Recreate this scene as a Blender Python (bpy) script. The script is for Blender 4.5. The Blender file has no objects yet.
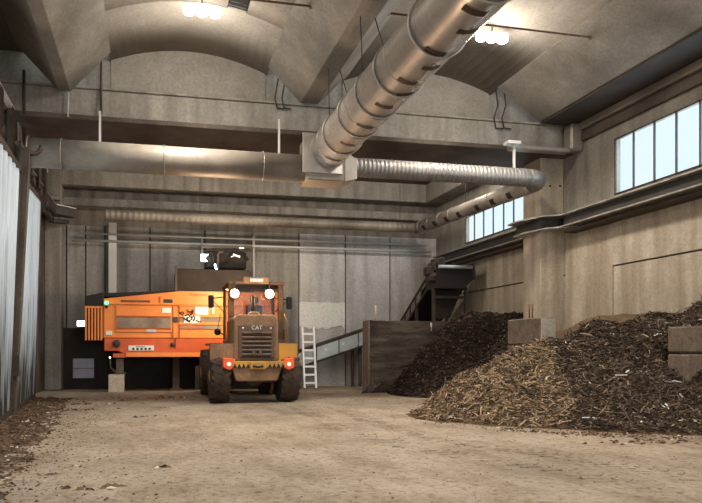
import bpy, bmesh, math, random
from mathutils import Vector, Matrix, noise
random.seed(7)
R = random.Random(11)
C = bpy.context.scene.collection
PI = math.pi
# ---------------------------------------------------------------- camera model (level camera, shifted lens)
F, CX, HY, CAMH, YAW = 650.0, 287.0, 351.0, 1.4, 0.2078
cs, sn = math.cos(YAW), math.sin(YAW)
def at(x, y, X=None, Y=None, Z=None):
    u = (x-CX)/F; v = (HY-y)/F
    dx, dy, dz = u*cs+sn, -u*sn+cs, v
    if Y is not None: t = Y/dy
    elif X is not None: t = X/dx
    else: t = (Z-CAMH)/dz
    return Vector((t*dx, t*dy, CAMH+t*dz))
cd = bpy.data.cameras.new('camera'); cam = bpy.data.objects.new('camera', cd); C.objects.link(cam)
cam.location = (0, 0, CAMH); cam.rotation_euler = (PI/2, 0, -YAW)
cd.sensor_width = 36; cd.lens = F/702*36
cd.shift_x = (351-CX)/702; cd.shift_y = (HY-251.5)/702
cd.clip_start = .05; cd.clip_end = 300
bpy.context.scene.camera = cam

# ---------------------------------------------------------------- mesh builder
class MB:
    def __init__(s): s.v = []; s.f = []; s.sm = []
    def add(s, vs, fs, smooth=False):
        o = len(s.v); s.v += [Vector(p) for p in vs]
        for f in fs: s.f.append([i+o for i in f]); s.sm.append(smooth)
        return s
    def box(s, x0, x1, y0, y1, z0, z1):
        vs = [(x, y, z) for z in (z0, z1) for y in (y0, y1) for x in (x0, x1)]
        return s.add(vs, [(0,2,3,1),(4,5,7,6),(0,1,5,4),(2,6,7,3),(0,4,6,2),(1,3,7,5)])
    def hexa(s, a, b):   # two quads a (4 pts) and b (4 pts)
        return s.add(list(a)+list(b), [(3,2,1,0),(4,5,6,7),(0,1,5,4),(1,2,6,5),(2,3,7,6),(3,0,4,7)])
    def beam(s, p, q, w, h, up=(0,0,1)):
        p = Vector(p); q = Vector(q); d = (q-p).normalized(); u = Vector(up)
        a = d.cross(u)
        if a.length < 1e-4: a = d.cross(Vector((1,0,0)))
        a.normalize(); b = a.cross(d).normalized()
        def qd(c): return [c-a*w/2-b*h/2, c+a*w/2-b*h/2, c+a*w/2+b*h/2, c-a*w/2+b*h/2]
        return s.hexa(qd(p), qd(q))
    def tube(s, pts, r, n=10, cap=True, smooth=True):
        pts = [Vector(p) for p in pts]; rs = r if isinstance(r, (list, tuple)) else [r]*len(pts)
        vs = []; fs = []; prev = None
        for i, p in enumerate(pts):
            if i == 0: d = pts[1]-pts[0]
            elif i == len(pts)-1: d = pts[-1]-pts[-2]
            else: d = (pts[i+1]-p).normalized()+(p-pts[i-1]).normalized()
            d.normalize()
            if prev is None:
                a = d.cross(Vector((0,0,1)))
                if a.length < .05: a = d.cross(Vector((1,0,0)))
            else: a = prev-d*prev.dot(d)
            a.normalize(); prev = a; b = d.cross(a)
            for k in range(n):
                t = 2*PI*k/n; vs.append(p+(a*math.cos(t)+b*math.sin(t))*rs[i])
        for i in range(len(pts)-1):
            for k in range(n): fs.append((i*n+k, i*n+(k+1)%n, (i+1)*n+(k+1)%n, (i+1)*n+k))
        s.add(vs, fs, smooth)
        if cap:
            m = len(s.v)-len(vs)
            s.f.append([m+k for k in range(n)][::-1]); s.sm.append(False)
            s.f.append([m+(len(pts)-1)*n+k for k in range(n)]); s.sm.append(False)
        return s
    def ring(s, c, axis, R_, r, n=28, m=6, a0=0, a1=2*PI):
        c = Vector(c); axis = Vector(axis).normalized(); a = axis.cross(Vector((0,0,1)))
        if a.length < .05: a = axis.cross(Vector((1,0,0)))
        a.normalize(); b = axis.cross(a)
        full = abs(a1-a0-2*PI) < 1e-4
        pts = [c+(a*math.cos(t)+b*math.sin(t))*R_ for t in [a0+(a1-a0)*k/n for k in range(n+1)]]
        return s.tube(pts, r, m, cap=not full)
    def lathe(s, c, axis, prof, n=24, smooth=True):   # prof: (along, radius)
        c = Vector(c); axis = Vector(axis).normalized(); a = axis.cross(Vector((0,0,1)))
        if a.length < .05: a = axis.cross(Vector((1,0,0)))
        a.normalize(); b = axis.cross(a); vs = []; fs = []
        for (l, r) in prof:
            for k in range(n):
                t = 2*PI*k/n; vs.append(c+axis*l+(a*math.cos(t)+b*math.sin(t))*r)
        for i in range(len(prof)-1):
            for k in range(n): fs.append((i*n+k, i*n+(k+1)%n, (i+1)*n+(k+1)%n, (i+1)*n+k))
        fs.append(tuple(range(n))[::-1]); fs.append(tuple((len(prof)-1)*n+k for k in range(n)))
        return s.add(vs, fs, smooth)
    def prism(s, poly, d):    # polygon (3D points) extruded by vector d
        d = Vector(d); n = len(poly); a = [Vector(p) for p in poly]; b = [p+d for p in a]
        fs = [tuple(range(n))[::-1], tuple(range(n, 2*n))]+[(i, (i+1)%n, n+(i+1)%n, n+i) for i in range(n)]
        return s.add(a+b, fs)

SPLIT = {'seam','air_slot','axle','hanger_rod','steel_rod','bolt_hole','black_chevron','grille_bolt','suspension_cable','hose','drive_motor','side_rail','screen_frame','door_post','grey_stripe','white_panel','shiny_bar','grille_latch','hitch','warning_label','handrail','small_label','support_frame','side_frame_post'}
def build(name, mb, m, parent=None, bevel=0, seg=1, loc=None):
    if name in SPLIT and parent is not None:
        par = list(range(len(mb.v)))
        def find(i):
            while par[i] != i: par[i] = par[par[i]]; i = par[i]
            return i
        for f in mb.f:
            for k in f[1:]:
                a, b = find(f[0]), find(k)
                if a != b: par[b] = a
        comps = {}
        for f, sm in zip(mb.f, mb.sm): comps.setdefault(find(f[0]), []).append((f, sm))
        if len(comps) > 1:
            o = None
            for fl in comps.values():
                ids = sorted({i for f, _ in fl for i in f}); mp = {i: k for k, i in enumerate(ids)}
                q = MB(); q.v = [mb.v[i] for i in ids]; q.f = [[mp[i] for i in f] for f, _ in fl]; q.sm = [x for _, x in fl]
                o = build_one(name, q, m, parent, bevel, seg, loc)
            return o
    return build_one(name, mb, m, parent, bevel, seg, loc)
def build_one(name, mb, m, parent=None, bevel=0, seg=1, loc=None):
    if parent is not None: base = Vector(parent['_b'])
    elif loc is not None: base = Vector(loc)
    else:
        xs = [p.x for p in mb.v]; ys = [p.y for p in mb.v]; zs = [p.z for p in mb.v]
        base = Vector(((min(xs)+max(xs))/2, (min(ys)+max(ys))/2, min(zs)))
    me = bpy.data.meshes.new(name)
    me.from_pydata([tuple(p-base) for p in mb.v], [], mb.f)
    me.polygons.foreach_set('use_smooth', mb.sm); me.update()
    bm = bmesh.new(); bm.from_mesh(me); bmesh.ops.recalc_face_normals(bm, faces=bm.faces); bm.to_mesh(me); bm.free()
    me.materials.append(m)
    o = bpy.data.objects.new(name, me); C.objects.link(o); o['_b'] = tuple(base)
    if parent is not None: o.parent = parent
    else: o.location = base
    if bevel:
        md = o.modifiers.new('bevel', 'BEVEL'); md.width = bevel; md.segments = seg; md.limit_method = 'ANGLE'; md.angle_limit = .6
    return o
def thing(name, label, cat, loc, group=None):
    o = bpy.data.objects.new(name, None); C.objects.link(o); o.location = loc; o['_b'] = tuple(loc)
    o.empty_display_size = .1
    return tag(o, label, cat, group)
def tag(o, label, cat, group=None, kind=None):
    o['label'] = label; o['category'] = cat
    if group: o['group'] = group
    if kind: o['kind'] = kind
    return o
def struct(name, mb, m, bevel=0, loc=None, parent=None):
    o = build(name, mb, m, parent, bevel, loc=loc)
    if parent is None: o['kind'] = 'structure'
    return o
def dup(root, loc, label=None):
    r = root.copy(); C.objects.link(r); r.location = loc
    if label: r['label'] = label
    for ch in list(root.children):
        c = ch.copy(); C.objects.link(c); c.parent = r
        for g in ch.children:
            d = g.copy(); C.objects.link(d); d.parent = c
    return r
def text_mesh(s, size, origin, right, up, extrude=.004, name='lettering', mat_=None, parent=None):
    cu = bpy.data.curves.new('t', 'FONT'); cu.body = s; cu.size = size; cu.align_x = 'CENTER'; cu.align_y = 'CENTER'; cu.extrude = extrude
    ob = bpy.data.objects.new('t', cu); C.objects.link(ob)
    dg = bpy.context.evaluated_depsgraph_get(); me = bpy.data.meshes.new_from_object(ob.evaluated_get(dg))
    r = Vector(right).normalized(); u = Vector(up).normalized(); n = r.cross(u)
    mb = MB(); mb.add([Vector(origin)+r*v.co.x+u*v.co.y+n*v.co.z for v in me.vertices], [tuple(p.vertices) for p in me.polygons])
    bpy.data.objects.remove(ob); bpy.data.curves.remove(cu)
    return build(name, mb, mat_, parent)

# ---------------------------------------------------------------- materials
def lin(c): return tuple(((x/255)/12.92 if x/255 <= .04045 else ((x/255+.055)/1.055)**2.4) for x in c)+(1,)
def mat(name, col, rough=.8, metal=0, col2=None, scale=3, detail=6, stretch=(1,1,1), bump=0, bscale=30, emit=None, es=0, contrast=(.35,.65), spec=.3, stain=None, streak=0):
    m = bpy.data.materials.new(name); m.use_nodes = True; nt = m.node_tree; N = nt.nodes; L = nt.links
    b = N['Principled BSDF']; b.inputs['Roughness'].default_value = rough; b.inputs['Metallic'].default_value = metal
    b.inputs['Specular IOR Level'].default_value = spec
    b.inputs['Base Color'].default_value = lin(col)
    tc = N.new('ShaderNodeTexCoord'); mp = N.new('ShaderNodeMapping'); mp.inputs['Scale'].default_value = stretch
    L.new(tc.outputs['Object'], mp.inputs['Vector'])
    out = None
    if col2:
        n = N.new('ShaderNodeTexNoise'); n.inputs['Scale'].default_value = scale; n.inputs['Detail'].default_value = detail; n.inputs['Roughness'].default_value = .65
        L.new(mp.outputs['Vector'], n.inputs['Vector'])
        r = N.new('ShaderNodeValToRGB'); r.color_ramp.elements[0].position = contrast[0]; r.color_ramp.elements[1].position = contrast[1]
        r.color_ramp.elements[0].color = lin(col); r.color_ramp.elements[1].color = lin(col2)
        L.new(n.outputs['Fac'], r.inputs['Fac']); out = r.outputs['Color']
        if stain:
            mp2 = N.new('ShaderNodeMapping'); mp2.inputs['Scale'].default_value = (1.3, 1.3, .12) if streak else (1,1,1)
            L.new(tc.outputs['Object'], mp2.inputs['Vector'])
            n2 = N.new('ShaderNodeTexNoise'); n2.inputs['Scale'].default_value = 2.2 if streak else .6; n2.inputs['Detail'].default_value = 5
            L.new(mp2.outputs['Vector'], n2.inputs['Vector'])
            r2 = N.new('ShaderNodeValToRGB'); r2.color_ramp.elements[0].position = .42; r2.color_ramp.elements[1].position = .68
            r2.color_ramp.elements[0].color = (0,0,0,1); r2.color_ramp.elements[1].color = (1,1,1,1)
            L.new(n2.outputs['Fac'], r2.inputs['Fac'])
            mx = N.new('ShaderNodeMix'); mx.data_type = 'RGBA'; mx.inputs[7].default_value = lin(stain)
            L.new(r2.outputs['Color'], mx.inputs[0]); L.new(out, mx.inputs[6]); out = mx.outputs[2]
        n3 = N.new('ShaderNodeTexNoise'); n3.inputs['Scale'].default_value = 16; n3.inputs['Detail'].default_value = 8; n3.inputs['Roughness'].default_value = .75
        L.new(tc.outputs['Object'], n3.inputs['Vector'])
        r3 = N.new('ShaderNodeValToRGB'); r3.color_ramp.elements[0].position = .35; r3.color_ramp.elements[1].position = .62
        r3.color_ramp.elements[0].color = (.72,.70,.68,1); r3.color_ramp.elements[1].color = (1,1,1,1); L.new(n3.outputs['Fac'], r3.inputs['Fac'])
        m3 = N.new('ShaderNodeMix'); m3.data_type = 'RGBA'; m3.blend_type = 'MULTIPLY'; m3.inputs[0].default_value = 1.0 if rough > .7 else .35
        L.new(out, m3.inputs[6]); L.new(r3.outputs['Color'], m3.inputs[7]); out = m3.outputs[2]
        L.new(out, b.inputs['Base Color'])
    if bump:
        nb = N.new('ShaderNodeTexNoise'); nb.inputs['Scale'].default_value = bscale; nb.inputs['Detail'].default_value = 4
        L.new(tc.outputs['Object'], nb.inputs['Vector'])
        bp = N.new('ShaderNodeBump'); bp.inputs['Strength'].default_value = bump; bp.inputs['Distance'].default_value = .02
        L.new(nb.outputs['Fac'], bp.inputs['Height']); L.new(bp.outputs['Normal'], b.inputs['Normal'])
    if emit:
        b.inputs['Emission Color'].default_value = lin(emit); b.inputs['Emission Strength'].default_value = es
    return m
M = {}
M['conc_wall'] = mat('wall_concrete', (138,131,120), col2=(158,151,139), scale=1.2, bump=.15, stain=(122,115,104), streak=1)
M['conc_right'] = mat('right_wall_concrete', (172,158,138), col2=(192,179,158), scale=1.5, bump=.15, stain=(154,139,118), streak=1)
M['conc_back'] = mat('back_wall_concrete', (146,141,133), col2=(164,158,149), scale=1.1, bump=.12, stain=(122,115,106), streak=1)
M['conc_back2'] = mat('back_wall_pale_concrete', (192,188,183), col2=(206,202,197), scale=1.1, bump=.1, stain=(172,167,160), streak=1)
M['vault'] = mat('vault_concrete', (146,138,126), col2=(158,150,138), scale=.8, bump=.08, stain=(132,123,111))
M['vbeam'] = mat('beam_concrete', (138,132,122), col2=(160,153,142), scale=.9, bump=.1, stain=(114,107,97))
M['darkconc'] = mat('dark_brown_concrete', (84,74,65), col2=(104,93,82), scale=1.4, bump=.2, stain=(66,54,44))  # dark brown tone; also carries shade on the left slab and wall-top strip
M['soffit'] = mat('dark_soffit', (62,55,50), col2=(74,66,60), scale=1.5)
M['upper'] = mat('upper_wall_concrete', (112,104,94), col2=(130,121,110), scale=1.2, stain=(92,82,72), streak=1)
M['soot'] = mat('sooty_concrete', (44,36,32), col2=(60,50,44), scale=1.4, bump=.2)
M['joint'] = mat('joint_dark', (60,54,47))
M['galv'] = mat('galvanised_sheet', (170,163,155), rough=.24, metal=.5, col2=(184,177,168), scale=1.6, stretch=(1,3,1), bump=.05, bscale=6)
M['galvspiral'] = mat('spiral_sheet', (120,116,111), rough=.45, metal=.35, col2=(136,131,124), scale=2)
M['galvold'] = mat('old_galvanised_sheet', (146,137,124), rough=.5, metal=.3, col2=(164,154,140), scale=2, bump=.05, bscale=6, stain=(118,108,96))
M['galvdark'] = mat('duct_hoop_steel', (158,150,140), rough=.4, metal=.5)
M['slot'] = mat('duct_slot_dark', (52,38,30), rough=.7)
M['steel'] = mat('painted_steel', (58,55,53), rough=.6, metal=.2, col2=(72,68,64), scale=3)
M['steellight'] = mat('light_steel_edge', (196,190,180), rough=.45, metal=.5, col2=(150,142,128), scale=4)
M['steeldark'] = mat('dark_dusty_steel', (62,53,46), rough=.6, metal=.3, col2=(80,68,58), scale=4)
M['pipe'] = mat('pale_pipe', (190,186,178), rough=.4, metal=.1)
M['rust'] = mat('rusty_steel', (96,66,46), rough=.8, col2=(120,92,70), scale=8)
M['orange'] = mat('orange_paint', (236,134,52), rough=.42, col2=(240,146,66), scale=2.5, spec=.4, stain=(222,124,54))
M['orangered'] = mat('orange_red_paint', (200,84,34), rough=.45, col2=(212,98,44), scale=2.5, spec=.4, stain=(176,74,36))
M['orangedk'] = mat('orange_recess', (168,80,30), rough=.6)
M['slatgap'] = mat('slat_gap_shade', (96,50,26), rough=.8)  # darkened orange so the gaps between slats look shaded
M['mesh'] = mat('perforated_screen', (120,104,92), rough=.6, metal=.3, col2=(160,140,120), scale=1.5)
M['yellow'] = mat('loader_yellow', (206,150,44), rough=.5, col2=(190,138,60), scale=4, stain=(150,112,66))
M['dusty'] = mat('dusty_loader_paint', (134,104,78), rough=.75, col2=(158,124,92), scale=4, bump=.05, stain=(112,84,62))
M['cabpaint'] = mat('brown_dusty_cab', (88,66,52), rough=.8, col2=(108,82,64), scale=4)
M['grille'] = mat('grille_dusty', (96,76,62), rough=.8, col2=(112,90,74), scale=4)
M['black'] = mat('black_rubber', (34,30,28), rough=.85, col2=(50,43,38), scale=6, bump=.2)
M['tyre'] = mat('tyre_rubber', (52,43,38), rough=.9, col2=(84,68,56), scale=5, bump=.15)
M['dark'] = mat('dark_plastic', (36,30,28), rough=.6)
M['white'] = mat('white_label', (225,222,214), rough=.6)
M['plate'] = mat('pale_plate', (205,205,205), rough=.6, col2=(180,186,196), scale=9)
M['lav'] = mat('lavender_panel', (190,180,192), rough=.7, col2=(172,164,176), scale=4)
M['board'] = mat('whitewashed_board', (236,233,228), rough=.9, col2=(244,241,236), scale=3, stain=(222,228,206))
M['alu'] = mat('aluminium', (250,250,248), rough=.5, metal=.0)
M['alupanel'] = mat('aluminium_panel', (178,186,186), rough=.5, metal=.2, col2=(196,203,203), scale=3)
M['mud'] = mat('muddy_board', (66,57,49), rough=.95, col2=(98,86,74), scale=2.2, stretch=(.5,1,3), bump=.6, bscale=12, stain=(44,37,32))
M['pale_end'] = mat('pale_concrete_end', (198,188,170), rough=.9, col2=(180,169,151), scale=5)
M['block'] = mat('concrete_block', (104,91,79), rough=.95, col2=(124,110,96), scale=4, bump=.3)
M['compost'] = mat('dark_compost', (46,39,33), rough=1, col2=(76,65,55), scale=9, bump=1, bscale=22, contrast=(.4,.7), spec=.05)
M['woodbase'] = mat('shredded_wood_base', (58,44,32), rough=1, col2=(100,80,60), scale=7, bump=1, bscale=25, spec=.05)
M['brownheap'] = mat('brown_heap', (88,72,57), rough=1, col2=(112,93,74), scale=5, bump=1, bscale=20, spec=.05)
M['redlamp'] = mat('tail_lamp', (222,92,46), rough=.4, emit=(255,90,40), es=.06)
M['black_dec'] = mat('black_mark', (30,26,26), rough=.5)
M['textorange'] = mat('orange_red_lettering', (232,120,80), rough=.5)
def emis(name, col, s):
    m = bpy.data.materials.new(name); m.use_nodes = True; N = m.node_tree.nodes; N.clear()
    e = N.new('ShaderNodeEmission'); e.inputs[0].default_value = lin(col); e.inputs[1].default_value = s
    o = N.new('ShaderNodeOutputMaterial'); m.node_tree.links.new(e.outputs[0], o.inputs[0]); return m
M['lampw'] = emis('lamp_glow_white', (255,250,238), 14)
M['lampwarm'] = emis('lamp_glow_warm', (255,236,200), 14)
M['lens'] = emis('tail_lens_glow', (255,210,180), 1.6)
M['lampgreen'] = emis('green_indicator', (90,255,170), 2.5)
M['lampcool'] = emis('cool_lamp_glow', (235,245,255), 5)
# chips: random colour per piece through a mesh colour-free hash (object-space voronoi)
def chips_mat(name, cols, scale=5, rough=1):
    m = bpy.data.materials.new(name); m.use_nodes = True; nt = m.node_tree; N = nt.nodes; L = nt.links
    b = N['Principled BSDF']; b.inputs['Roughness'].default_value = rough; b.inputs['Specular IOR Level'].default_value = .1
    g = N.new('ShaderNodeNewGeometry'); r = N.new('ShaderNodeValToRGB'); r.color_ramp.interpolation = 'CONSTANT'
    while len(r.color_ramp.elements) < len(cols): r.color_ramp.elements.new(.5)
    for i, (p, c) in enumerate(cols): r.color_ramp.elements[i].position = p; r.color_ramp.elements[i].color = lin(c)
    L.new(g.outputs['Random Per Island'], r.inputs['Fac']); L.new(r.outputs['Color'], b.inputs['Base Color']); return m
M['chips'] = chips_mat('wood_chips', [(0,(86,72,58)),(.25,(116,96,75)),(.5,(68,56,45)),(.68,(144,121,94)),(.86,(160,137,109)),(.985,(212,200,182))])
M['chipsdark'] = chips_mat('bark_chips', [(0,(62,52,43)),(.3,(86,73,60)),(.6,(50,42,35)),(.8,(106,90,74)),(.96,(146,127,105)),(.992,(208,203,194))])
M['crumbs'] = chips_mat('compost_crumbs', [(0,(42,35,30)),(.4,(60,51,43)),(.75,(78,66,56)),(.95,(112,97,82))])
M['debris'] = chips_mat('floor_debris', [(0,(70,52,38)),(.4,(104,82,62)),(.75,(52,40,32)),(.97,(190,180,165))])

def translucent(name, col, t=.7):
    m = bpy.data.materials.new(name); m.use_nodes = True; nt = m.node_tree; N = nt.nodes; L = nt.links; N.clear()
    a = N.new('ShaderNodeBsdfTranslucent'); d = N.new('ShaderNodeBsdfDiffuse'); mx = N.new('ShaderNodeMixShader'); o = N.new('ShaderNodeOutputMaterial')
    tc = N.new('ShaderNodeTexCoord'); mp = N.new('ShaderNodeMapping'); mp.inputs['Scale'].default_value = (1, 6, .35)
    n = N.new('ShaderNodeTexNoise'); n.inputs['Scale'].default_value = 1.4; n.inputs['Detail'].default_value = 5
    r = N.new('ShaderNodeValToRGB'); r.color_ramp.elements[0].position = .3; r.color_ramp.elements[1].position = .6
    r.color_ramp.elements[0].color = lin(tuple(c*.86 for c in col)); r.color_ramp.elements[1].color = lin(col)
    # grime towards the bottom of the sheet, a stain with its own ragged edge
    sp = N.new('ShaderNodeSeparateXYZ'); L.new(tc.outputs['Object'], sp.inputs[0])
    ma = N.new('ShaderNodeMath'); ma.operation = 'MULTIPLY_ADD'; ma.inputs[1].default_value = -.13; ma.inputs[2].default_value = .55
    L.new(sp.outputs['Z'], ma.inputs[0]); ad = N.new('ShaderNodeMath'); ad.operation = 'ADD'; L.new(ma.outputs[0], ad.inputs[0]); L.new(n.outputs['Fac'], ad.inputs[1])
    r2 = N.new('ShaderNodeValToRGB'); r2.color_ramp.elements[0].position = .68; r2.color_ramp.elements[1].position = 1.0
    r2.color_ramp.elements[0].color = (0,0,0,1); r2.color_ramp.elements[1].color = (1,1,1,1); L.new(ad.outputs[0], r2.inputs[0])
    mc = N.new('ShaderNodeMix'); mc.data_type = 'RGBA'; mc.inputs[7].default_value = lin((72,64,56)); L.new(r2.outputs[0], mc.inputs[0]); L.new(r.outputs[0], mc.inputs[6])
    L.new(tc.outputs['Object'], mp.inputs[0]); L.new(mp.outputs[0], n.inputs['Vector']); L.new(n.outputs['Fac'], r.inputs[0])
    L.new(mc.outputs[2], a.inputs[0]); L.new(mc.outputs[2], d.inputs[0]); mx.inputs[0].default_value = t
    L.new(d.outputs[0], mx.inputs[1]); L.new(a.outputs[0], mx.inputs[2]); L.new(mx.outputs[0], o.inputs[0]); return m
M['sheet'] = translucent('translucent_sheeting', (226,228,228), .7)
def glass(name, tint, refl=.06):
    m = bpy.data.materials.new(name); m.use_nodes = True; nt = m.node_tree; N = nt.nodes; L = nt.links; N.clear()
    t = N.new('ShaderNodeBsdfTransparent'); t.inputs[0].default_value = lin(tint); g = N.new('ShaderNodeBsdfGlossy'); g.inputs['Roughness'].default_value = .1
    mx = N.new('ShaderNodeMixShader'); mx.inputs[0].default_value = refl; o = N.new('ShaderNodeOutputMaterial')
    L.new(t.outputs[0], mx.inputs[1]); L.new(g.outputs[0], mx.inputs[2]); L.new(mx.outputs[0], o.inputs[0]); return m
M['glass'] = glass('window_glass', (248,251,253), .03)
M['cabglass'] = glass('cab_glass', (215,208,198), .015)
def floor_mat():
    m = bpy.data.materials.new('dusty_floor'); m.use_nodes = True; nt = m.node_tree; N = nt.nodes; L = nt.links
    b = N['Principled BSDF']; b.inputs['Roughness'].default_value = .85; b.inputs['Specular IOR Level'].default_value = .15
    tc = N.new('ShaderNodeTexCoord')
    def ns(scale, det, st=(1,1,1), rot=0):
        mp = N.new('ShaderNodeMapping'); mp.inputs['Scale'].default_value = st; mp.inputs['Rotation'].default_value = (0,0,rot)
        L.new(tc.outputs['Object'], mp.inputs[0]); n = N.new('ShaderNodeTexNoise'); n.inputs['Scale'].default_value = scale; n.inputs['Detail'].default_value = det; n.inputs['Roughness'].default_value = .7
        L.new(mp.outputs[0], n.inputs['Vector']); return n.outputs['Fac']
    def ramp(f, p0, p1, c0, c1):
        r = N.new('ShaderNodeValToRGB'); r.color_ramp.elements[0].position = p0; r.color_ramp.elements[1].position = p1
        r.color_ramp.elements[0].color = lin(c0); r.color_ramp.elements[1].color = lin(c1); L.new(f, r.inputs[0]); return r.outputs[0]
    def mix(f, a, bb, mode='MIX'):
        x = N.new('ShaderNodeMix'); x.data_type = 'RGBA'; x.blend_type = mode
        L.new(f, x.inputs[0]) if not isinstance(f, float) else setattr(x.inputs[0], 'default_value', f)
        L.new(a, x.inputs[6]); L.new(bb, x.inputs[7]); return x.outputs[2]
    base = ramp(ns(.5, 8, (1,1,1)), .35, .65, (134,121,105), (166,151,132))
    tracks = ramp(ns(1.3, 8, (1, .45, 1), .5), .45, .7, (255,255,255), (205,194,180))
    c = mix(1.0, base, tracks, 'MULTIPLY')
    fine = ramp(ns(11, 9), .5, .68, (255,255,255), (176,160,144)); c = mix(1.0, c, fine, 'MULTIPLY'); fine2 = ramp(ns(45, 4), .6, .72, (255,255,255), (150,134,120)); c = mix(1.0, c, fine2, 'MULTIPLY')
    L.new(c, b.inputs['Base Color'])
    bp = N.new('ShaderNodeBump'); bp.inputs['Strength'].default_value = 1; bp.inputs['Distance'].default_value = .05
    L.new(ns(9, 8), bp.inputs['Height']); L.new(bp.outputs[0], b.inputs['Normal']); return m
M['floor'] = floor_mat()
M['dirt'] = mat('swept_dirt', (66,56,47), rough=1, col2=(104,90,76), scale=9, bump=1, bscale=20, spec=.05)

# ================================================================= THE SETTING
YB, XL, XR, Y1 = 25.4, -3.7, 11.75, 16.5
YN = -10.0
# floor
mb = MB(); nx, ny = 110, 150; x0, x1, y0, y1 = XL-6, XR+.3, YN-8, YB+.3
vs = []; fs = []
for j in range(ny+1):
    for i in range(nx+1):
        x = x0+(x1-x0)*i/nx; y = y0+(y1-y0)*j/ny
        vs.append((x, y, .035*noise.noise(Vector((x*.35, y*.35, 0)))*(1 if y < 23 and XL < x < XR else 0)-.01+.012*noise.noise(Vector((x*2.1, y*2.1, 3)))))
for j in range(ny):
    for i in range(nx): a = j*(nx+1)+i; fs.append((a, a+1, a+nx+2, a+nx+1))
mb.add(vs, fs, True); struct('floor', mb, M['floor'], loc=(0,0,0))
# back wall of upright precast panels (joints are real gaps over a dark core)
XJ = [XL-.3, at(66.5,300,Y=YB).x, at(85.7,300,Y=YB).x, at(105,300,Y=YB).x, at(150,300,Y=YB).x, at(205,300,Y=YB).x, at(253,300,Y=YB).x, at(299,300,Y=YB).x]
mb = MB(); g = .025
for a, b in zip(XJ[:-1], XJ[1:]): mb.box(a+g, b-g, YB, YB+.2, -.1, 6.1)
wb = struct('wall_back', mb, M['conc_back'])
mb = MB()
X2 = [at(299,300,Y=YB).x, at(345.5,300,Y=YB).x, at(390,300,Y=YB).x, XR+.3]
for a, b in zip(X2[:-1], X2[1:]): mb.box(a+g, b-g, YB, YB+.2, -.1, 6.1)
build('pale_wall_panel', mb, M['conc_back2'], wb)
mb = MB(); mb.box(XL-.4, XR+.4, YB+.15, YB+.4, -.1, 9.5); build('wall_core', mb, M['joint'], wb)
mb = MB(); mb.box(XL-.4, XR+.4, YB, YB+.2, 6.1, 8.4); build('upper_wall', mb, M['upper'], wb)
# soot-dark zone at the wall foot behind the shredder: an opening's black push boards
# beams across the back wall
mb = MB(); mb.box(at(61,180,Y=24.7).x, XR, 24.75, YB, 7.45, 8.2); struct('trim_1', mb, M['conc_wall'], .02)
mb = MB(); mb.box(XL, XR, 24.95, YB, 6.75, 7.05); struct('trim_2', mb, M['conc_wall'], .02)
# right wall
mb = MB()
W1a, W1b = at(615,195,X=XR), at(702,166,X=XR)         # window 1 sill
zs1, zt1 = W1a.z, at(615,139,X=XR).z
w1y1 = W1a.y; w1y0 = 4.6
W2a, W2b = at(465.5,243,X=XR), at(525,225,X=XR)
w2y1, w2y0 = W2a.y, W2b.y
zs2 = (W2a.z+W2b.z)/2; zt2 = at(525,192,X=XR).z
T = .16
def wallx(mb, X, ya, yb, za, zb, t=T): mb.box(X, X+t, ya, yb, za, zb)
zlow = 5.0
# upper zone with the window openings
wallx(mb, XR, w1y1, w2y0, zlow, 9.6); wallx(mb, XR, w2y1, YB+.2, zlow, 9.6)
wallx(mb, XR, YN, w1y0, zlow, 9.6)
wallx(mb, XR, w1y0, w1y1, zlow, zs1); wallx(mb, XR, w1y0, w1y1, zt1, 9.6)
wallx(mb, XR, w2y0, w2y1, zlow, zs2); wallx(mb, XR, w2y0, w2y1, zt2, 9.6)
wr = struct('wall_right', mb, M['conc_wall'])
# lower zone in warm, horizontally laid panels
mb = MB(); zj = at(613,266,X=XR).z
yp = [YN, -4, 2, 8, at(613,300,X=XR).y, 16.75, at(530,300,X=XR).y, YB+.2]
for a, b in zip(yp[:-1], yp[1:]):
    if a == yp[4]: wallx(mb, XR, a+.015, b-.015, -.1, zlow)
    else:
        wallx(mb, XR, a+.015, b-.015, -.1, zj-.02); wallx(mb, XR-.02, a+.015, b-.015, zj+.02, zlow, T+.02)
build('lower_panels', mb, M['conc_right'], wr)
mb = MB(); mb.box(XR+.1, XR+.35, YN, YB+.3, -.1, zlow); build('wall_core', mb, M['joint'], wr)
# windows
def window(idx, ya, yb, za, zb, mull, label=None):
    mb = MB(); w = .035
    mb.box(XR-.02, XR+.03, ya, yb, za, za+w); mb.box(XR-.02, XR+.03, ya, yb, zb-w, zb)
    for y in [ya+w/2]+mull+[yb-w/2]: mb.box(XR-.02, XR+.02, y-w/2, y+w/2, za, zb)
    f = build('window_%d' % idx, mb, M['steeldark'], None); f['kind'] = 'structure'
    g_ = MB(); g_.box(XR+.0, XR+.006, ya+.02, yb-.02, za+.02, zb-.02); build('window_glass', g_, M['glass'], f)
m1 = [at(x,170,X=XR).y for x in (633.7,654.5,676.5,700.5)]; d = m1[2]-m1[3]; y = m1[3]-d
while y > w1y0+.3: m1.append(y); y -= d
window(1, w1y0, w1y1, zs1, zt1, m1)
window(2, w2y0, w2y1, zs2, zt2, [at(x,220,X=XR).y for x in (474.5,483.7,493.3,503.7,513.7)])
# pilaster between the bays
mb = MB(); mb.box(11.0, XR, 16.8, 17.7, 0, 8.0); pl = struct('trim_3', mb, M['conc_right'], .02)
mb = MB()
for x in (550, 560): c = at(x, 186, Y=16.8); mb.lathe(c+Vector((0,-.01,0)), (0,1,0), [(0,.035),(.02,.035)], 10)
build('bolt_hole', mb, M['slot'], pl)
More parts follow.
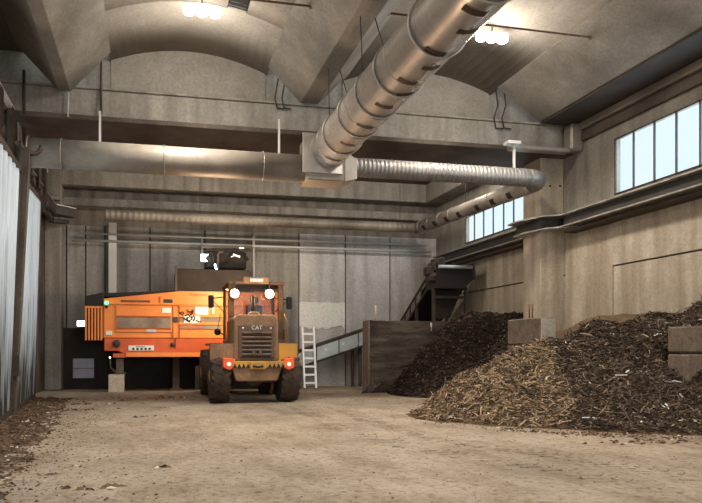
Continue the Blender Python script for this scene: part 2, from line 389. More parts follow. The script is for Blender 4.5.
# left wall: solid beyond the gate and above it
mb = MB(); mb.box(XL-.3, XL, 20.35, YB+.2, -.1, 9.6); mb.box(XL-.3, XL, YN, 20.35, 6.6, 9.6); mb.box(XL-.3, XL, YN, 3, -.1, 6.6)
struct('wall_left', mb, M['darkconc'])
mb = MB(); mb.box(XL, at(61,200,Y=24.6).x, 24.6, YB, 0, 8.2); struct('trim_4', mb, M['conc_wall'], .02)
# near wall behind the camera, with an unseen opening added to let daylight in
mb = MB(); mb.box(XL-.3, -1.5, YN-.3, YN, -.1, 10); mb.box(9.5, XR+.3, YN-.3, YN, -.1, 10); mb.box(-1.5, 9.5, YN-.3, YN, 6.0, 10)
struct('wall_near', mb, M['conc_wall'])

# cross beam carrying the vaults
FB = Y1-.1
mb = MB(); mb.box(XL-.3, XR, FB, FB+1.5, 7.08, 7.74)
mb.box(XL-.3, XR, FB-.06, FB+1.5, 7.74, 7.80)
struct('trim_5', mb, M['conc_wall'], .015)
mb = MB(); mb.box(XL-.3, XR, FB-.10, FB+1.9, 6.96, 7.08); struct('trim_6', mb, M['darkconc'], .015)  # bottom flange, darker brown than the web above
# back bay ceiling: flat slabs with pale strips
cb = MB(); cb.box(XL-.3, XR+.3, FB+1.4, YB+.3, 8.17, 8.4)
ce = struct('ceiling', cb, M['darkconc'])
mb = MB()
for xa, xb_, ya, yb in ((4.9, 6.3, 18.2, 19.0), (5.9, 7.2, 21.6, 23.4), (7.8, 9.4, 18.2, 19.0), (1.0, 2.6, 21.6, 23.4)): mb.box(xa, xb_, ya, yb, 8.14, 8.2)
build('pale_ceiling_slab', mb, M['conc_wall'], ce)
mb = MB(); mb.box(11.0, XR, 17.7, 24.75, 7.43, 8.17); struct('trim_7', mb, M['conc_wall'], .02)

# V beams running along the hall
ZB, ZT = 7.76, 8.62
VB = [(-3.1, -2.13, -1.86, -.93, 7.6), (2.93, 3.78, 4.23, 5.08, 7.76), (9.32, 10.62, XR+.0, XR+.0, 7.78)]
for k, (a, b, c, d_, ZB) in enumerate(VB):
    mb = MB(); t = .14
    if k < 2: prof = [(a, ZT), (b, ZB), (c, ZB), (d_, ZT), (d_-.12, ZT+.12), (c-t*.6, ZB+.16), (b+t*.6, ZB+.16), (a+.12, ZT+.12)]
    else: prof = [(a, ZT), (b, ZB), (c, ZB), (c, ZB+.2), (b+.15, ZB+.2), (a+.12, ZT+.12)]
    mb.prism([(x, YN, z) for x, z in prof], (0, FB-.14-YN, 0))
    o = struct('trim_%d' % (8+k), mb, M['vbeam'], .01)
mb = MB(); mb.box(10.66, XR, YN+.05, FB-.16, 7.72, 7.79); struct('trim_15', mb, M['soffit'])  # separate dark slab along the right beam's underside
# vault shells
def vault(xa, xb_, rise, ya, yb, hole=None):
    mb = MB(); n = 18; t = .1
    def z(x): u = 2*(x-xa)/(xb_-xa)-1; return ZT-.0+rise*(1-u*u)
    segs = [(ya, yb, None)] if hole is None else [(ya, hole[2], None), (hole[3], yb, None), (hole[2], hole[3], (hole[0], hole[1]))]
    for (p, q, h) in segs:
        for i in range(n):
            u0 = xa+(xb_-xa)*i/n; u1 = xa+(xb_-xa)*(i+1)/n
            if h and u1 > h[0]+1e-6 and u0 < h[1]-1e-6: continue
            mb.add([(u0,p,z(u0)),(u1,p,z(u1)),(u1,q,z(u1)),(u0,q,z(u0)),(u0,p,z(u0)+t),(u1,p,z(u1)+t),(u1,q,z(u1)+t),(u0,q,z(u0)+t)],
                   [(0,1,2,3),(7,6,5,4),(0,4,5,1),(3,2,6,7)], True)
    return mb, z
w = 4.0/18
hx0, hx1 = -1.0+w*12, -1.0+w*14
m_, zv1 = vault(-1.0, 3.0, .42, YN, FB+.6, (hx0, hx1, 12.9, 14.35)); build('vault_shell', m_, M['vault'], ce)
m_, zv2 = vault(5.0, 9.4, .45, YN, FB+.6); build('vault_shell', m_, M['vault'], ce)
mb = MB(); mb.box(XL-.3, -3.0, YN, FB+.6, ZT+.05, ZT+.2); build('edge_slab', mb, M['darkconc'], ce)  # dark colour carries the shade of the unlit left bay
# skylight in the left vault
mb = MB(); mb.add([(hx0,12.9,zv1(hx0)+.06),(hx1,12.9,zv1(hx1)+.06),(hx1,14.35,zv1(hx1)+.06),(hx0,14.35,zv1(hx0)+.06)], [(0,1,2,3)])
o = build('window_3', mb, translucent('skylight_sheet', (236,236,232), .9)); o['kind'] = 'structure'
# lunette walls on the cross beam
def lunette(xa, xb_, z, name):
    mb = MB(); n = 18; poly = [(xa, FB+.35, 7.78), (xb_, FB+.35, 7.78)]+[(xb_-(xb_-xa)*i/n, FB+.35, z(xb_-(xb_-xa)*i/n)+.02) for i in range(n+1)]
    mb.prism(poly, (0,.2,0)); return struct(name, mb, M['vault'])
lunette(-.95, 2.95, zv1, 'wall_lunette_left'); lunette(5.06, 9.34, zv2, 'wall_lunette_right')
for nm, (a, b) in (('trim_11', (XL-.3, -.95)), ('trim_12', (2.95, 5.06)), ('trim_13', (9.34, XR+.3))):
    mb = MB(); mb.box(a, b, FB+.38, FB+.55, 7.78, 8.9); struct(nm, mb, M['conc_wall'])
# roof deck above everything so that no daylight leaks in
# (the shells themselves close the hall)

# ================================================================= CRANE RUNWAY, BRACKETS, PIPES
def ibeam(mb, y0, y1, xw, z0, z1, fw=.3, lipx=0):
    mb.box(xw-.02, xw+.02, y0, y1, z0, z1)
    mb.box(xw-fw/2, xw+fw/2, y0, y1, z1-.03, z1); mb.box(xw-fw/2, xw+fw/2, y0, y1, z0, z0+.03)
rz1 = at(640,189,X=11.3).z; rz0 = rz1-.36
def runway(label, ya, yb, x, z0, z1, side=1, group=None):
    t = thing('crane_runway_beam', label, 'steel beam', (x, (ya+yb)/2, z0), group)
    m1_ = MB(); m1_.box(x-.03, x+.03, ya, yb, z0+.03, z1-.03); build('web', m1_, M['steel'], t)
    m2_ = MB(); m2_.box(x-.18, x+.18, ya, yb, z1-.035, z1); build('top_flange', m2_, M['steellight'], t)
    m3_ = MB(); m3_.box(x-.18, x+.18, ya, yb, z0, z0+.035); build('bottom_flange', m3_, M['steellight'], t)
    m4_ = MB(); m4_.box(x-.02, XR if side > 0 else x+.02, ya, yb, z0-.14, z0-.1) if side > 0 else m4_.box(XL, x, ya, yb, z0-.14, z0-.1)
    build('cable_shelf', m4_, M['steeldark'], t)
    return t
runway('grey steel crane runway beam under the large right-hand window', -9, 16.25, 11.4, rz0, rz1)
runway('grey steel crane runway beam under the smaller far window', 17.95, 24.6, 11.4, rz0, rz1)
t = thing('runway_bracket', 'steel bracket platform wrapping the concrete pilaster at runway height', 'bracket', (11.1, 17, rz0))
mb = MB(); mb.prism([(11.58,16.0,rz1-.03),(10.85,16.45,rz1-.03),(10.55,17.3,rz1-.03),(10.6,17.9,rz1-.03),(11.7,18.2,rz1-.03),(11.7,16.0,rz1-.03)], (0,0,.04)); build('top_plate', mb, M['steellight'], t)
mb = MB(); mb.prism([(11.58,16.0,rz0-.01),(10.95,16.45,rz0-.01),(10.75,17.3,rz0-.01),(10.8,17.9,rz0-.01),(11.7,18.1,rz0-.01),(11.7,16.0,rz0-.01)], (0,0,.04)); build('bottom_plate', mb, M['steellight'], t)
mb = MB(); mb.box(10.9, 11.6, 16.6, 17.9, rz0+.03, rz1-.03); build('web', mb, M['steel'], t)
# edge beam / cable duct at the right wall top
t = thing('cable_duct', 'pale sheet-metal cable duct running under the roof edge and dropping beside the pilaster', 'duct', (11.4, 14, 7.3))
mb = MB(); mb.box(11.58, XR, YN+.1, 16.1, 7.5, 7.7); build('long_run', mb, M['galvold'], t, .02)
mb = MB(); mb.box(11.36, XR, 15.9, 16.28, 6.95, 7.7); build('drop', mb, M['galvold'], t, .05)
mb = MB(); mb.box(9.6, 11.4, 15.98, 16.28, 6.9, 7.02); build('cross_run', mb, M['galvold'], t, .03)
mb = MB(); mb.box(11.65, XR, YN+.1, 15.88, 7.2, 7.44); struct('trim_14', mb, M['darkconc'])  # dark strip standing in for the shaded recess under the duct

# pipes across the back wall
def hpipe(name, label, pts, r, m, n=10):
    mb = MB(); mb.tube(pts, r, n); return tag(build(name, mb, m), label, 'pipe')
za = at(200,237.5,Y=25.1).z; zb = at(200,243,Y=25.1).z
hpipe('wall_pipe', 'thin pale pipe along the back wall, upper of the pair above the shredder', [(at(78,230,Y=25.1).x,25.1,za),(11.2,25.1,za)], .035, M['pipe'])
hpipe('wall_pipe', 'thin pale pipe along the back wall, lower of the pair above the shredder', [(at(72,236,Y=25.1).x,25.1,zb-.05),(11.4,25.1,zb-.05)], .05, M['pipe'])
c = at(112.5, 300, Y=25.2)
mb = MB(); mb.box(c.x-.15, c.x+.15, 25.1, 25.38, 2.27, at(112,223,Y=25.2).z); tag(build('downpipe', mb, M['pipe'], bevel=.02), 'pale rectangular downpipe on the back wall behind the orange shredder', 'pipe')
c = at(253.5, 300, Y=25.2)
mb = MB(); mb.tube([(c.x,25.15,2.27),(c.x,25.15,at(253,229,Y=25.15).z)], .05)
for y in (238, 262): p = at(253, y, Y=25.15); mb.ring((c.x,25.15,p.z), (0,0,1), .06, .02, 12, 5)
tag(build('standpipe', mb, M['pipe']), 'thin upright pipe with clamps on the back wall above the loader cab', 'pipe')

# ================================================================= DUCTS
def spiral_duct(pts, r, pitch=.11):     # ribbed round duct along a polyline
    mb = MB(); P = [Vector(p) for p in pts]; out = []; rr = []
    for a, b in zip(P[:-1], P[1:]):
        L = (b-a).length; n = max(1, int(L/pitch))
        for i in range(n):
            q = a.lerp(b, i/n); out += [q, a.lerp(b, (i+.3)/n), a.lerp(b, (i+.4)/n), a.lerp(b, (i+.9)/n)]; rr += [r*1.03, r*1.03, r*.99, r*.99]
    out.append(P[-1]); rr.append(r)
    mb.tube(out, rr, 22, smooth=True); return mb
YD, ZD = 15.75, 5.94
# big cross duct, left
t = thing('cross_duct', 'wide smooth sheet-metal duct crossing below the concrete beam, left of the junction box', 'duct', (0, YD, ZD-.34))
xa = at(29,155,Y=YD).x; xb_ = at(303,165,Y=YD).x
mb = MB(); mb.lathe((xa,YD,ZD), (1,0,0), [(0,.335),(xb_-xa,.335)], 32); build('duct_tube', mb, M['galvold'], t)
mb = MB()
for x in (at(62,160,Y=YD).x, at(164,160,Y=YD).x, at(262,160,Y=YD).x): mb.ring((x,YD,ZD), (1,0,0), .35, .012, 32, 5)
mb.ring((xa,YD,ZD), (1,0,0), .35, .02, 32, 5)
build('seam', mb, M['galvdark'], t)
for x in (100, 279):
    mb = MB(); p = at(x, 140, Y=YD); mb.box(p.x-.025, p.x+.025, YD-.02, YD+.02, ZD+.33, 7.12 if x > 200 else 7.0); build('hanger_strap', mb, M['pipe'], t)
# junction box
t = thing('duct_junction_box', 'pale sheet-metal junction box with square flange where the long duct meets the cross duct', 'duct', (4.3, YD, 5.6))
xc = at(303,150,Y=YD).x; xd = at(354,150,Y=YD).x
mb = MB(); mb.hexa([(xc,YD-.38,ZD-.36),(xd-.35,YD-.38,ZD-.36),(xd-.35,YD+.4,ZD-.36),(xc,YD+.4,ZD-.36)], [(xc,YD-.38,ZD+.72),(xd-.35,YD-.38,ZD+.72),(xd-.35,YD+.4,ZD+.72),(xc,YD+.4,ZD+.72)]); build('box_body', mb, M['galvold'], t, .02)
mb = MB(); h_=.24
mb.hexa([(xd-.35,YD-.38,ZD-.36),(xd-.35,YD+.38,ZD-.36),(xd-.35,YD+.38,ZD+.4),(xd-.35,YD-.38,ZD+.4)], [(xd,YD-h_,ZD-h_),(xd,YD+h_,ZD-h_),(xd,YD+h_,ZD+h_),(xd,YD-h_,ZD+h_)]); build('transition', mb, M['galvold'], t)
mb = MB(); fa, fb = at(303,135,Y=15.3), at(343,174,Y=15.3)
mb.box(fa.x, fb.x, 15.32, 15.38, fb.z, at(307,132,Y=15.3).z); build('flange_plate', mb, M['galv'], t, .01)
# spiral loop: across to the right, round, back along the wall, and left along the back wall
xr = 10.45; rs = .235; YD2, ZD2 = YD, 6.05
bend = [(xr-.55+.55*math.sin(a), YD2+.55-.55*math.cos(a), ZD2) for a in [PI/2*i/8 for i in range(9)]]
t = thing('spiral_duct', 'ribbed silver spiral duct from the junction box to the far right corner bend', 'duct', (8, YD, ZD2-.25))
build('duct_tube', spiral_duct([(xd-.02, YD2, ZD2), (xr-.55, YD2, ZD2)], rs), M['galvspiral'], t)
mb = MB(); mb.tube(bend, rs*1.01, 22); build('elbow', mb, M['galvspiral'], t)
p = at(514, 150, Y=YD2); mb = MB(); mb.box(p.x-.03, p.x+.03, YD2-.02, YD2+.02, ZD2+.2, 6.98); build('hanger_strap', mb, M['pipe'], t)
mb = MB(); mb.box(p.x-.25, p.x+.12, YD2-.15, YD2+.1, 6.9, 6.98); build('hanger_plate', mb, M['pipe'], t)
t = thing('wall_duct', 'round duct with dark slots running back along the right wall past the far window', 'duct', (10.4, 20, ZD2-.25))
pe = Vector((at(418,228,Y=24.1).x, 24.1, at(418,228,Y=24.1).z)); ps = Vector((xr, YD2+.55, ZD2))
mb = MB(); mb.tube([ps, ps.lerp(pe,.5), pe], rs, 22); build('duct_tube', mb, M['galvold'], t)
dirn = (pe-ps).normalized(); mb = MB()
for i in range(9): mb.ring(ps.lerp(pe, (i+.5)/9), dirn, rs+.004, .012, 22, 5)
build('seam', mb, M['galvdark'], t)
def slots(mb, a, b, r, spots, ang, ln=.3, wd=.12):   # curved dark slots on the underside
    a = Vector(a); b = Vector(b); d = (b-a).normalized(); s_ = d.cross(Vector((0,0,1))).normalized(); u_ = s_.cross(d)
    for k, f in enumerate(spots):
        th = ang[k % len(ang)]; c = a.lerp(b, f); vs = []; n = 5
        for e in (-.5, .5):
            for i in range(n+1):
                q = th+(i/n-.5)*wd/r; vs.append(c+d*(e*ln)+(s_*math.sin(q)-u_*math.cos(q))*(r+.006))
        mb.add(vs, [(i, i+1, n+2+i, n+1+i) for i in range(n)])
mb = MB(); slots(mb, ps, pe, rs, [.12,.24,.36,.52,.64,.76,.88], [-.9,-.9], .24, .2); slots(mb, ps, pe, rs, [.18,.42,.58,.82], [.3], .24, .2); build('air_slot', mb, M['slot'], t)
for f in (.5,): q = ps.lerp(pe, f); mb = MB(); mb.tube([q+Vector((0,0,rs)), (q.x,q.y,8.17)], .012, 6); build('hanger_rod', mb, M['steeldark'], t)
t = thing('back_wall_duct', 'narrow ribbed duct running along the back wall above the two pipes', 'duct', (5, 24.4, 6.2))
q0 = at(105, 214, Y=24.1); q0.z = pe.z; q0.z = (at(105,214,Y=24.1).z+pe.z)/2
mb = spiral_duct([q0, pe], .19, .2); build('duct_tube', mb, M['galvold'], t)
mb = MB(); mb.lathe(pe-Vector((.05,0,0)), (1,0,0), [(0,.215),(.25,.215)], 20); build('collar', mb, M['pipe'], t)
mb = MB(); slots(mb, q0, pe, .19, [.25,.5,.6,.8], [-.9], .5, .16); build('air_slot', mb, M['slot'], t)
mb = MB()
for x in (200, 400): p = at(x, 215, Y=24.1); mb.tube([(p.x,24.1,pe.z+.15),(p.x,24.1,8.17)], .01, 6)
build('hanger_rod', mb, M['steeldark'], t)

# the great duct running down the hall towards the camera
XD, ZDD, RD = 4.29, 6.34, .47
A0 = Vector((XD, 15.35, ZDD)); A1 = Vector((XD, -6, ZDD))
t = thing('long_air_duct', 'huge round sheet-metal air duct slung diagonally overhead along the hall', 'duct', (XD, 6, ZDD-.5))
mb = MB(); mb.lathe(A0, (0,-1,0), [(0,RD),(21.3,RD)], 48); build('duct_tube', mb, M['galv'], t)
ydists = [14.15, 12.95, 11.8, 10.75, 9.2, 7.6, 6.2, 4.8, 3.4, 2.0]
mb = MB()
for y in [15.3, 14.75]+[y-.02 for y in (12.5,10.3,7.5,4.7)]: mb.ring((XD,y,ZDD), (0,1,0), RD+.002, .008, 40, 5)
build('seam', mb, M['galvdark'], t)
for k, y in enumerate(ydists):
    mb = MB(); mb.ring((XD,y,ZDD), (0,1,0), RD+.016, .018, 44, 6); build('suspension_hoop', mb, M['galvdark'], t)
mb = MB(); sp = [(15.35-y)/21.35 for y in (14.7,13.55,12.4,11.3,10.2,9.1,7.9,6.6,5.2)]
slots(mb, A0, A1, RD, sp, [.2], .13, .34); sp = [(15.35-y)/21.35 for y in (14.15,13.0,11.85,10.7,9.6,8.4,7.2,5.8)]
slots(mb, A0, A1, RD, sp, [-.14], .13, .3)
build('air_slot', mb, M['slot'], t)
# cables from the roof beam to the hoops (parts of the duct's suspension)
for y, xo in ((14.15,-.25),(11.8,-.3),(9.2,-.25),(7.6,.1),(6.2,-.2)):
    mb = MB(); mb.tube([(XD-.33,y,ZDD+.36),(XD-.2+xo*.6,y,ZB)], .011, 6); mb.tube([(XD+.25,y,ZDD+.4),(4.2,y,ZB)], .011, 6); build('suspension_cable', mb, M['steeldark'], t)

# ================================================================= CEILING LAMPS
def lamp(label, c, grp='high bay lamps under the vaults'):
    t = thing('ceiling_lamp', label, 'lamp', c)
    c = Vector(c)
    mb = MB(); mb.box(c.x-.4, c.x+.4, c.y-.05, c.y+.05, c.z+.05, c.z+.08)
    build('housing', mb, M['white'], t, .01)  # coloured white so the housing merges with the lamps' glow
    for i in (-1,0,1):
        mb = MB(); mb.lathe((c.x+i*.27, c.y, c.z+.04), (0,0,-1), [(0,.12),(.08,.135),(.15,.12),(.2,.05)], 16); build('bulb', mb, M['lampw'], t)
    mb = MB(); mb.tube([(c.x,c.y,c.z+.1),(c.x,c.y,c.z+.3)], .015, 6); build('stem', mb, M['steeldark'], t)
    return t
def plight(name, loc, power, col, r=.25, kind='POINT', spot=None, rot=None, blend=.5):
    l = bpy.data.lights.new(name, kind); l.energy = power; l.color = lin(col)[:3]; l.shadow_soft_size = r
    if kind == 'SPOT': l.spot_size = spot; l.spot_blend = blend
    o = bpy.data.objects.new(name, l); C.objects.link(o); o.location = loc
    if rot: o.rotation_euler = rot
    return o
lc1 = at(202, 9, Y=14.0); lc2 = at(492, 35, Y=13.9)
lc1.z = min(lc1.z, zv1(lc1.x)-.25); lc2.z = min(lc2.z, zv2(lc2.x)-.25)
WARM = (255,247,237)
lamp('triple ceiling lamp under the left vault, top left of the view', lc1)
lamp('triple ceiling lamp under the right vault, beside the huge duct', lc2)
for (c, p) in ((lc1, 1), (lc2, 1), (Vector((1.1,6.5,8.7)), .8), (Vector((7.6,6.5,8.7)), .8), (Vector((1.1,-1,8.7)), .7), (Vector((7.6,-1,8.7)), .7)):
    plight('lamp_light', (c.x, c.y, c.z-.35), 170*p, WARM, .35)
    plight('lamp_beam', (c.x, c.y, c.z-.3), 1250*p, WARM, .3, 'SPOT', 2.25, (0,0,0), .7)
for x in (.6, 5.6, 9.6):
    plight('bay_lamp_light', (x, 19.6, 7.8), 260, WARM, .3)
# conduits across the vaults with clamps
def conduit(label, a, b):
    mb = MB(); mb.tube([a, b], .022, 8)
    for q in (a, b): q = Vector(q); mb.ring(q, (1,0,0), .04, .02, 12, 5); mb.box(q.x-.03, q.x+.03, q.y-.03, q.y+.03, q.z-.02, q.z+.12)
    tag(build('conduit', mb, M['rust']), label, 'pipe')
conduit('thin rusty tie rod across the left vault beside its lamp', (-1.2,12.79,8.39), at(309,6,Y=12.79)+Vector((.03,0,0)))
conduit('thin rusty tie rod across the right vault beside its lamp', (4.88,12.85,8.46), at(588,37,Y=12.85)+Vector((.04,0,0)))
# bent cables on the lunette ends
for nm, xs in (('dark cable loop hanging beside the left arched wall panel', (278, 285)), ('dark cable loop hanging beside the right arched wall panel', (497, 505))):
    mb = MB()
    for x in xs:
        y0_ = 60 if x < 400 else 90; y1_ = 108 if x < 400 else 128
        P_ = [at(x-1, y0_, Y=FB-.07), at(x+1, y0_+15, Y=FB-.07), at(x-3, y1_-10, Y=FB-.07), at(x-1, y1_, Y=FB-.07), at(x+6, y1_+1, Y=FB-.07)]
        mb.tube(P_, .022, 6)
    tag(build('cable_loop', mb, M['steeldark']), nm, 'cable')
mb = MB(); p0, p1 = at(68.5,92,Y=FB-.1), at(68,117,Y=FB-.1); mb.tube([p0,p1], .022, 8); tag(build('roof_drain_pipe', mb, M['pipe']), 'short thin pale pipe below the end of the left roof beam', 'pipe')
mb = MB(); mb.tube([at(101,40,Y=FB+.1), at(101,114,Y=FB-.15)], .03, 8); tag(build('roof_drain_pipe', mb, M['steeldark']), 'dark thin pipe down the left edge of the left arched wall panel', 'pipe')
mb = MB(); mb.tube([at(24,70,Y=FB-.2), at(24,113,Y=FB-.2)], .035, 8); tag(build('roof_drain_pipe', mb, M['steeldark']), 'dark upright pipe in the shadowed corner above the gate', 'pipe')

# ================================================================= LEFT GATE
def sheet_panel(label, bl, br, tl, tr, ribs):
    t = thing('sliding_gate', label, 'gate', tuple(bl), 'tall translucent gate panels on the left')
    nrm = (br-bl).cross(tl-bl).normalized()
    if nrm.x < 0: nrm = -nrm
    mb = MB(); n = ribs*6; vs = []; fs = []
    for i in range(n+1):
        f = i/n; off = nrm*(.035*(1 if (i//3) % 2 == 0 else -1))
        vs += [bl.lerp(br, f)+off, bl.lerp(br,f).lerp(tl.lerp(tr,f),.5)+off, tl.lerp(tr, f)+off]
    for i in range(n):
        for k in range(2): a = i*3+k; fs.append((a, a+3, a+4, a+1))
    mb.add(vs, fs); build('sheeting', mb, M['sheet'], t)
    mb = MB(); mb.beam(tl, tr, .08, .12); mb.beam(bl+Vector((0,0,.06)), br+Vector((0,0,.06)), .08, .12); mb.beam(br, tr, .08, .06)
    build('frame', mb, M['steeldark'], t)
    return t
b0 = at(0,424,Z=0); b0.z = .05
brt = at(34,399,Z=0); brt.z = .05
gd = brt-b0
def gpt(f): return b0+gd*f
def top_on(x, y, f):     # point above gate line at fraction f, leaning into the hall
    return at(x, y, Y=gpt(f).y)
fp = .24
near = -.62
gA = sheet_panel('translucent corrugated gate panel nearest the left edge of the view', gpt(near), gpt(fp-.03), gpt(near)+(top_on(0,142,0)-gpt(0))-Vector((0,0,.38)), top_on(20,170,fp-.02), 12)
gB = sheet_panel('translucent corrugated gate panel beyond the leaning post', gpt(fp+.05), gpt(1), top_on(27,184,fp+.07), top_on(40,200,1), 10)
t = thing('gate_post', 'tall brown leaning steel post between the two translucent gate panels', 'post', tuple(gpt(fp)))
pb = at(9,402,Y=gpt(fp).y); pt_ = at(26,148,Y=gpt(fp).y)
mb = MB(); mb.beam((pb.x+.04,pb.y-.05,0), pt_, .2, .22, (0,1,0)); build('column', mb, M['darkconc'], t, .01)
mb = MB(); mb.ring(pt_+Vector((.1,0,.1)), (.5,-1,0), .22, .05, 12, 6, 0, PI); build('top_hook', mb, M['steeldark'], t)
mb = MB(); c = pb.lerp(pt_, .12); mb.box(c.x-.02, c.x+.2, c.y-.25, c.y-.13, c.z-.1, c.z+.35); build('lock_box', mb, M['steeldark'], t)
# gate rail, trolleys, brackets above
t = thing('gate_rail', 'sloping pale rail with trolleys and brackets above the left gate', 'rail', (-3.1, 17, 6.4))
ra, rb = at(-20, 52, X=-3.15), at(46.5, 171, X=-3.15)
mb = MB(); mb.beam(ra, rb, .09, .12); build('rail', mb, M['pipe'], t)
ca, cb_ = at(-20, 105, X=-3.05), at(34, 195, X=-3.05)
mb = MB(); mb.beam(ca, cb_, .12, .1); build('lower_rail', mb, M['steeldark'], t)
for k in range(6):
    f = .2+k*.15; q = ra.lerp(rb, f); w_ = ca.lerp(cb_, f)
    mb = MB(); mb.box(q.x-.06, q.x+.06, q.y-.15, q.y+.15, w_.z, q.z); mb.lathe((q.x+.02, q.y, w_.z+.25), (1,0,0), [(0,.16),(.1,.16)], 16); build('trolley', mb, M['steeldark'], t)
for f in (.42, .56, .66):
    q = ra.lerp(rb, f); mb = MB(); mb.box(q.x+.07, q.x+.1, q.y-.2, q.y+.2, q.z-.65, q.z-.2); build('cover_plate', mb, M['galvold'], t)
# crane beams along the left wall
mb = MB(); la, lb = at(30,180,X=-3.3), at(53,211,X=-3.3)
t = thing('crane_runway_beam', 'dusty steel runway beam on the left wall turning towards the back corner', 'steel beam', tuple(la))
mb.beam(la-(lb-la)*.4, lb, .22, .3); build('web', mb, M['steel'], t)
mb = MB(); mb.beam(la-(lb-la)*.4+Vector((0,0,.17)), lb+Vector((0,0,.17)), .3, .03); build('top_flange', mb, M['steellight'], t)
mb = MB(); e1 = at(53,210,Y=lb.y); e2 = at(73,214,Y=24.3); mb.beam(e1, e2, .35, .3); build('end_piece', mb, M['steel'], t)
mb = MB(); mb.beam(e1+Vector((0,0,.17)), e2+Vector((0,0,.17)), .4, .03); build('end_flange', mb, M['steellight'], t)
t = thing('wall_bracket', 'lower steel bracket arm on the left wall below the runway beam', 'bracket', tuple(at(50,222,X=-3.4)))
e0 = at(40,203,X=-3.4); e1 = at(51,220,X=-3.4); e2 = at(67,222,Y=24.6)
mb = MB(); mb.beam(e0, e1, .12, .14); mb.beam(e1, e2, .25, .14); build('arm', mb, M['steel'], t)
mb = MB(); mb.beam(e1+Vector((0,0,.08)), e2+Vector((0,0,.08)), .28, .025); mb.beam(e0+Vector((0,0,.08)), e1+Vector((0,0,.08)), .14, .025); build('edge', mb, M['steellight'], t)
mb = MB(); mb.beam(at(49,197,Y=23.5), at(59,199,Y=24.6), .2, .1); tag(build('wall_bracket', mb, M['steellight']), 'small pale steel bracket high in the left back corner', 'bracket')

# ================================================================= BACK WALL THINGS
mb = MB(); a, b = at(299.5,302,Y=25.36), at(345,327.5,Y=25.36)
n = 14; top = [(a.x+(b.x-a.x)*i/n, 25.368, a.z+.02*R.uniform(-1,1)) for i in range(n+1)]; bot = [(b.x-(b.x-a.x)*i/n, 25.368, b.z+.08*R.uniform(-1,1)) for i in range(n+1)]
mb.prism(top+bot, (0,.034,0)); tag(build('notice_board', mb, M['board']), 'blank whitewashed board with ragged lower edge on the back wall', 'board')
# black push boards and pale hatch at the wall foot
zt = at(100,325,Y=25.2).z
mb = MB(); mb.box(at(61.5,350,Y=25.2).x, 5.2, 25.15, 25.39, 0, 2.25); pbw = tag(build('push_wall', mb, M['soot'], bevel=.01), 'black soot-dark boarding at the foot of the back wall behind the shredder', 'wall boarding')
a, b = at(73,358.5,Y=25.1), at(94,378,Y=25.1)
t = thing('wall_hatch', 'square pale lavender hatch set in the black boarding, low on the left', 'hatch', ((a.x+b.x)/2, 25.12, b.z))
mb = MB(); mb.box(a.x, b.x, 25.1, 25.14, b.z, a.z)
build('hatch_panel', mb, M['lav'], t)
mb = MB()
for (p, q, r_, s_) in ((a.x-.05,b.x+.05,a.z,a.z+.05),(a.x-.05,b.x+.05,b.z-.05,b.z),(a.x-.05,a.x,b.z,a.z),(b.x,b.x+.05,b.z,a.z)): mb.box(p, q, 25.07, 25.15, r_, s_)
mb.box(a.x, b.x, 25.085, 25.1, (a.z+b.z)/2-.01, (a.z+b.z)/2+.01)
build('hatch_frame', mb, M['dark'], t)
# warning lamp on the wall left of the shredder
c = at(81,323.5,Y=24.0)
t = thing('work_lamp', 'small bright white work lamp left of the shredder radiator', 'lamp', tuple(c))
mb = MB(); mb.box(c.x-.13, c.x+.13, c.y-.06, c.y-.03, c.z-.1, c.z+.1); build('lens', mb, M['lampcool'], t, .02)
mb = MB(); mb.box(c.x-.15, c.x+.15, c.y-.03, c.y+.08, c.z-.12, c.z+.12); build('housing', mb, M['dark'], t); 
mb = MB(); mb.tube([(c.x,c.y+.08,c.z),(c.x,25.3,c.z)], .025, 6); build('arm', mb, M['dark'], t)
plight('work_lamp_light', (c.x, c.y-.15, c.z), 12, (235,245,255), .08)

# ladder
a, b = at(304.5,386,Y=23.95), at(316,386,Y=23.95); tz = at(308,327.5,Y=24.25).z
t = thing('ladder', 'aluminium ladder standing upright against the inclined conveyor, beside the loader', 'ladder', ((a.x+b.x)/2, 23.95, 0))
for x in (a.x, b.x):
    mb = MB(); mb.beam((x,23.95,.0), (x-.02,24.25,tz), .07, .09, (0,1,0)); build('rail', mb, M['alu'], t)
for k in range(7):
    f = (k+.6)/7.4; y_ = 23.95+.3*f; mb = MB(); mb.beam((a.x,y_,tz*f), (b.x,y_,tz*f), .05, .075); build('rung', mb, M['alu'], t)

# ================================================================= SHREDDER
Yf = 22.7
def P(x, y, Y=Yf): return at(x, y, Y=Y)
def fbox(mb, x0, y0, x1, y1, Ya, Yb, ref=Yf):      # box whose front face covers the given outline on plane Y=ref
    a = at(x0, y0, Y=ref); b = at(x1, y1, Y=ref); c = at(x1,y0,Y=ref)
    mb.box(a.x, b.x, Ya, Yb, min(b.z, at(x0,y1,Y=ref).z), max(a.z,c.z)); return mb
base = P(170, 386); 
S = thing('shredder', 'large orange waste shredder with slatted radiator and dark hopper, raised on legs', 'shredder', (P(170,350).x, 23.6, 0))
xl, xr_ = P(103.5,330).x, 4.5
zt_, zb_ = P(104,303.5).z, P(104,338).z
mb = MB(); mb.box(xl, xr_, Yf, 24.5, zb_, zt_); body = build('body', mb, M['orange'], S, .03, 2)
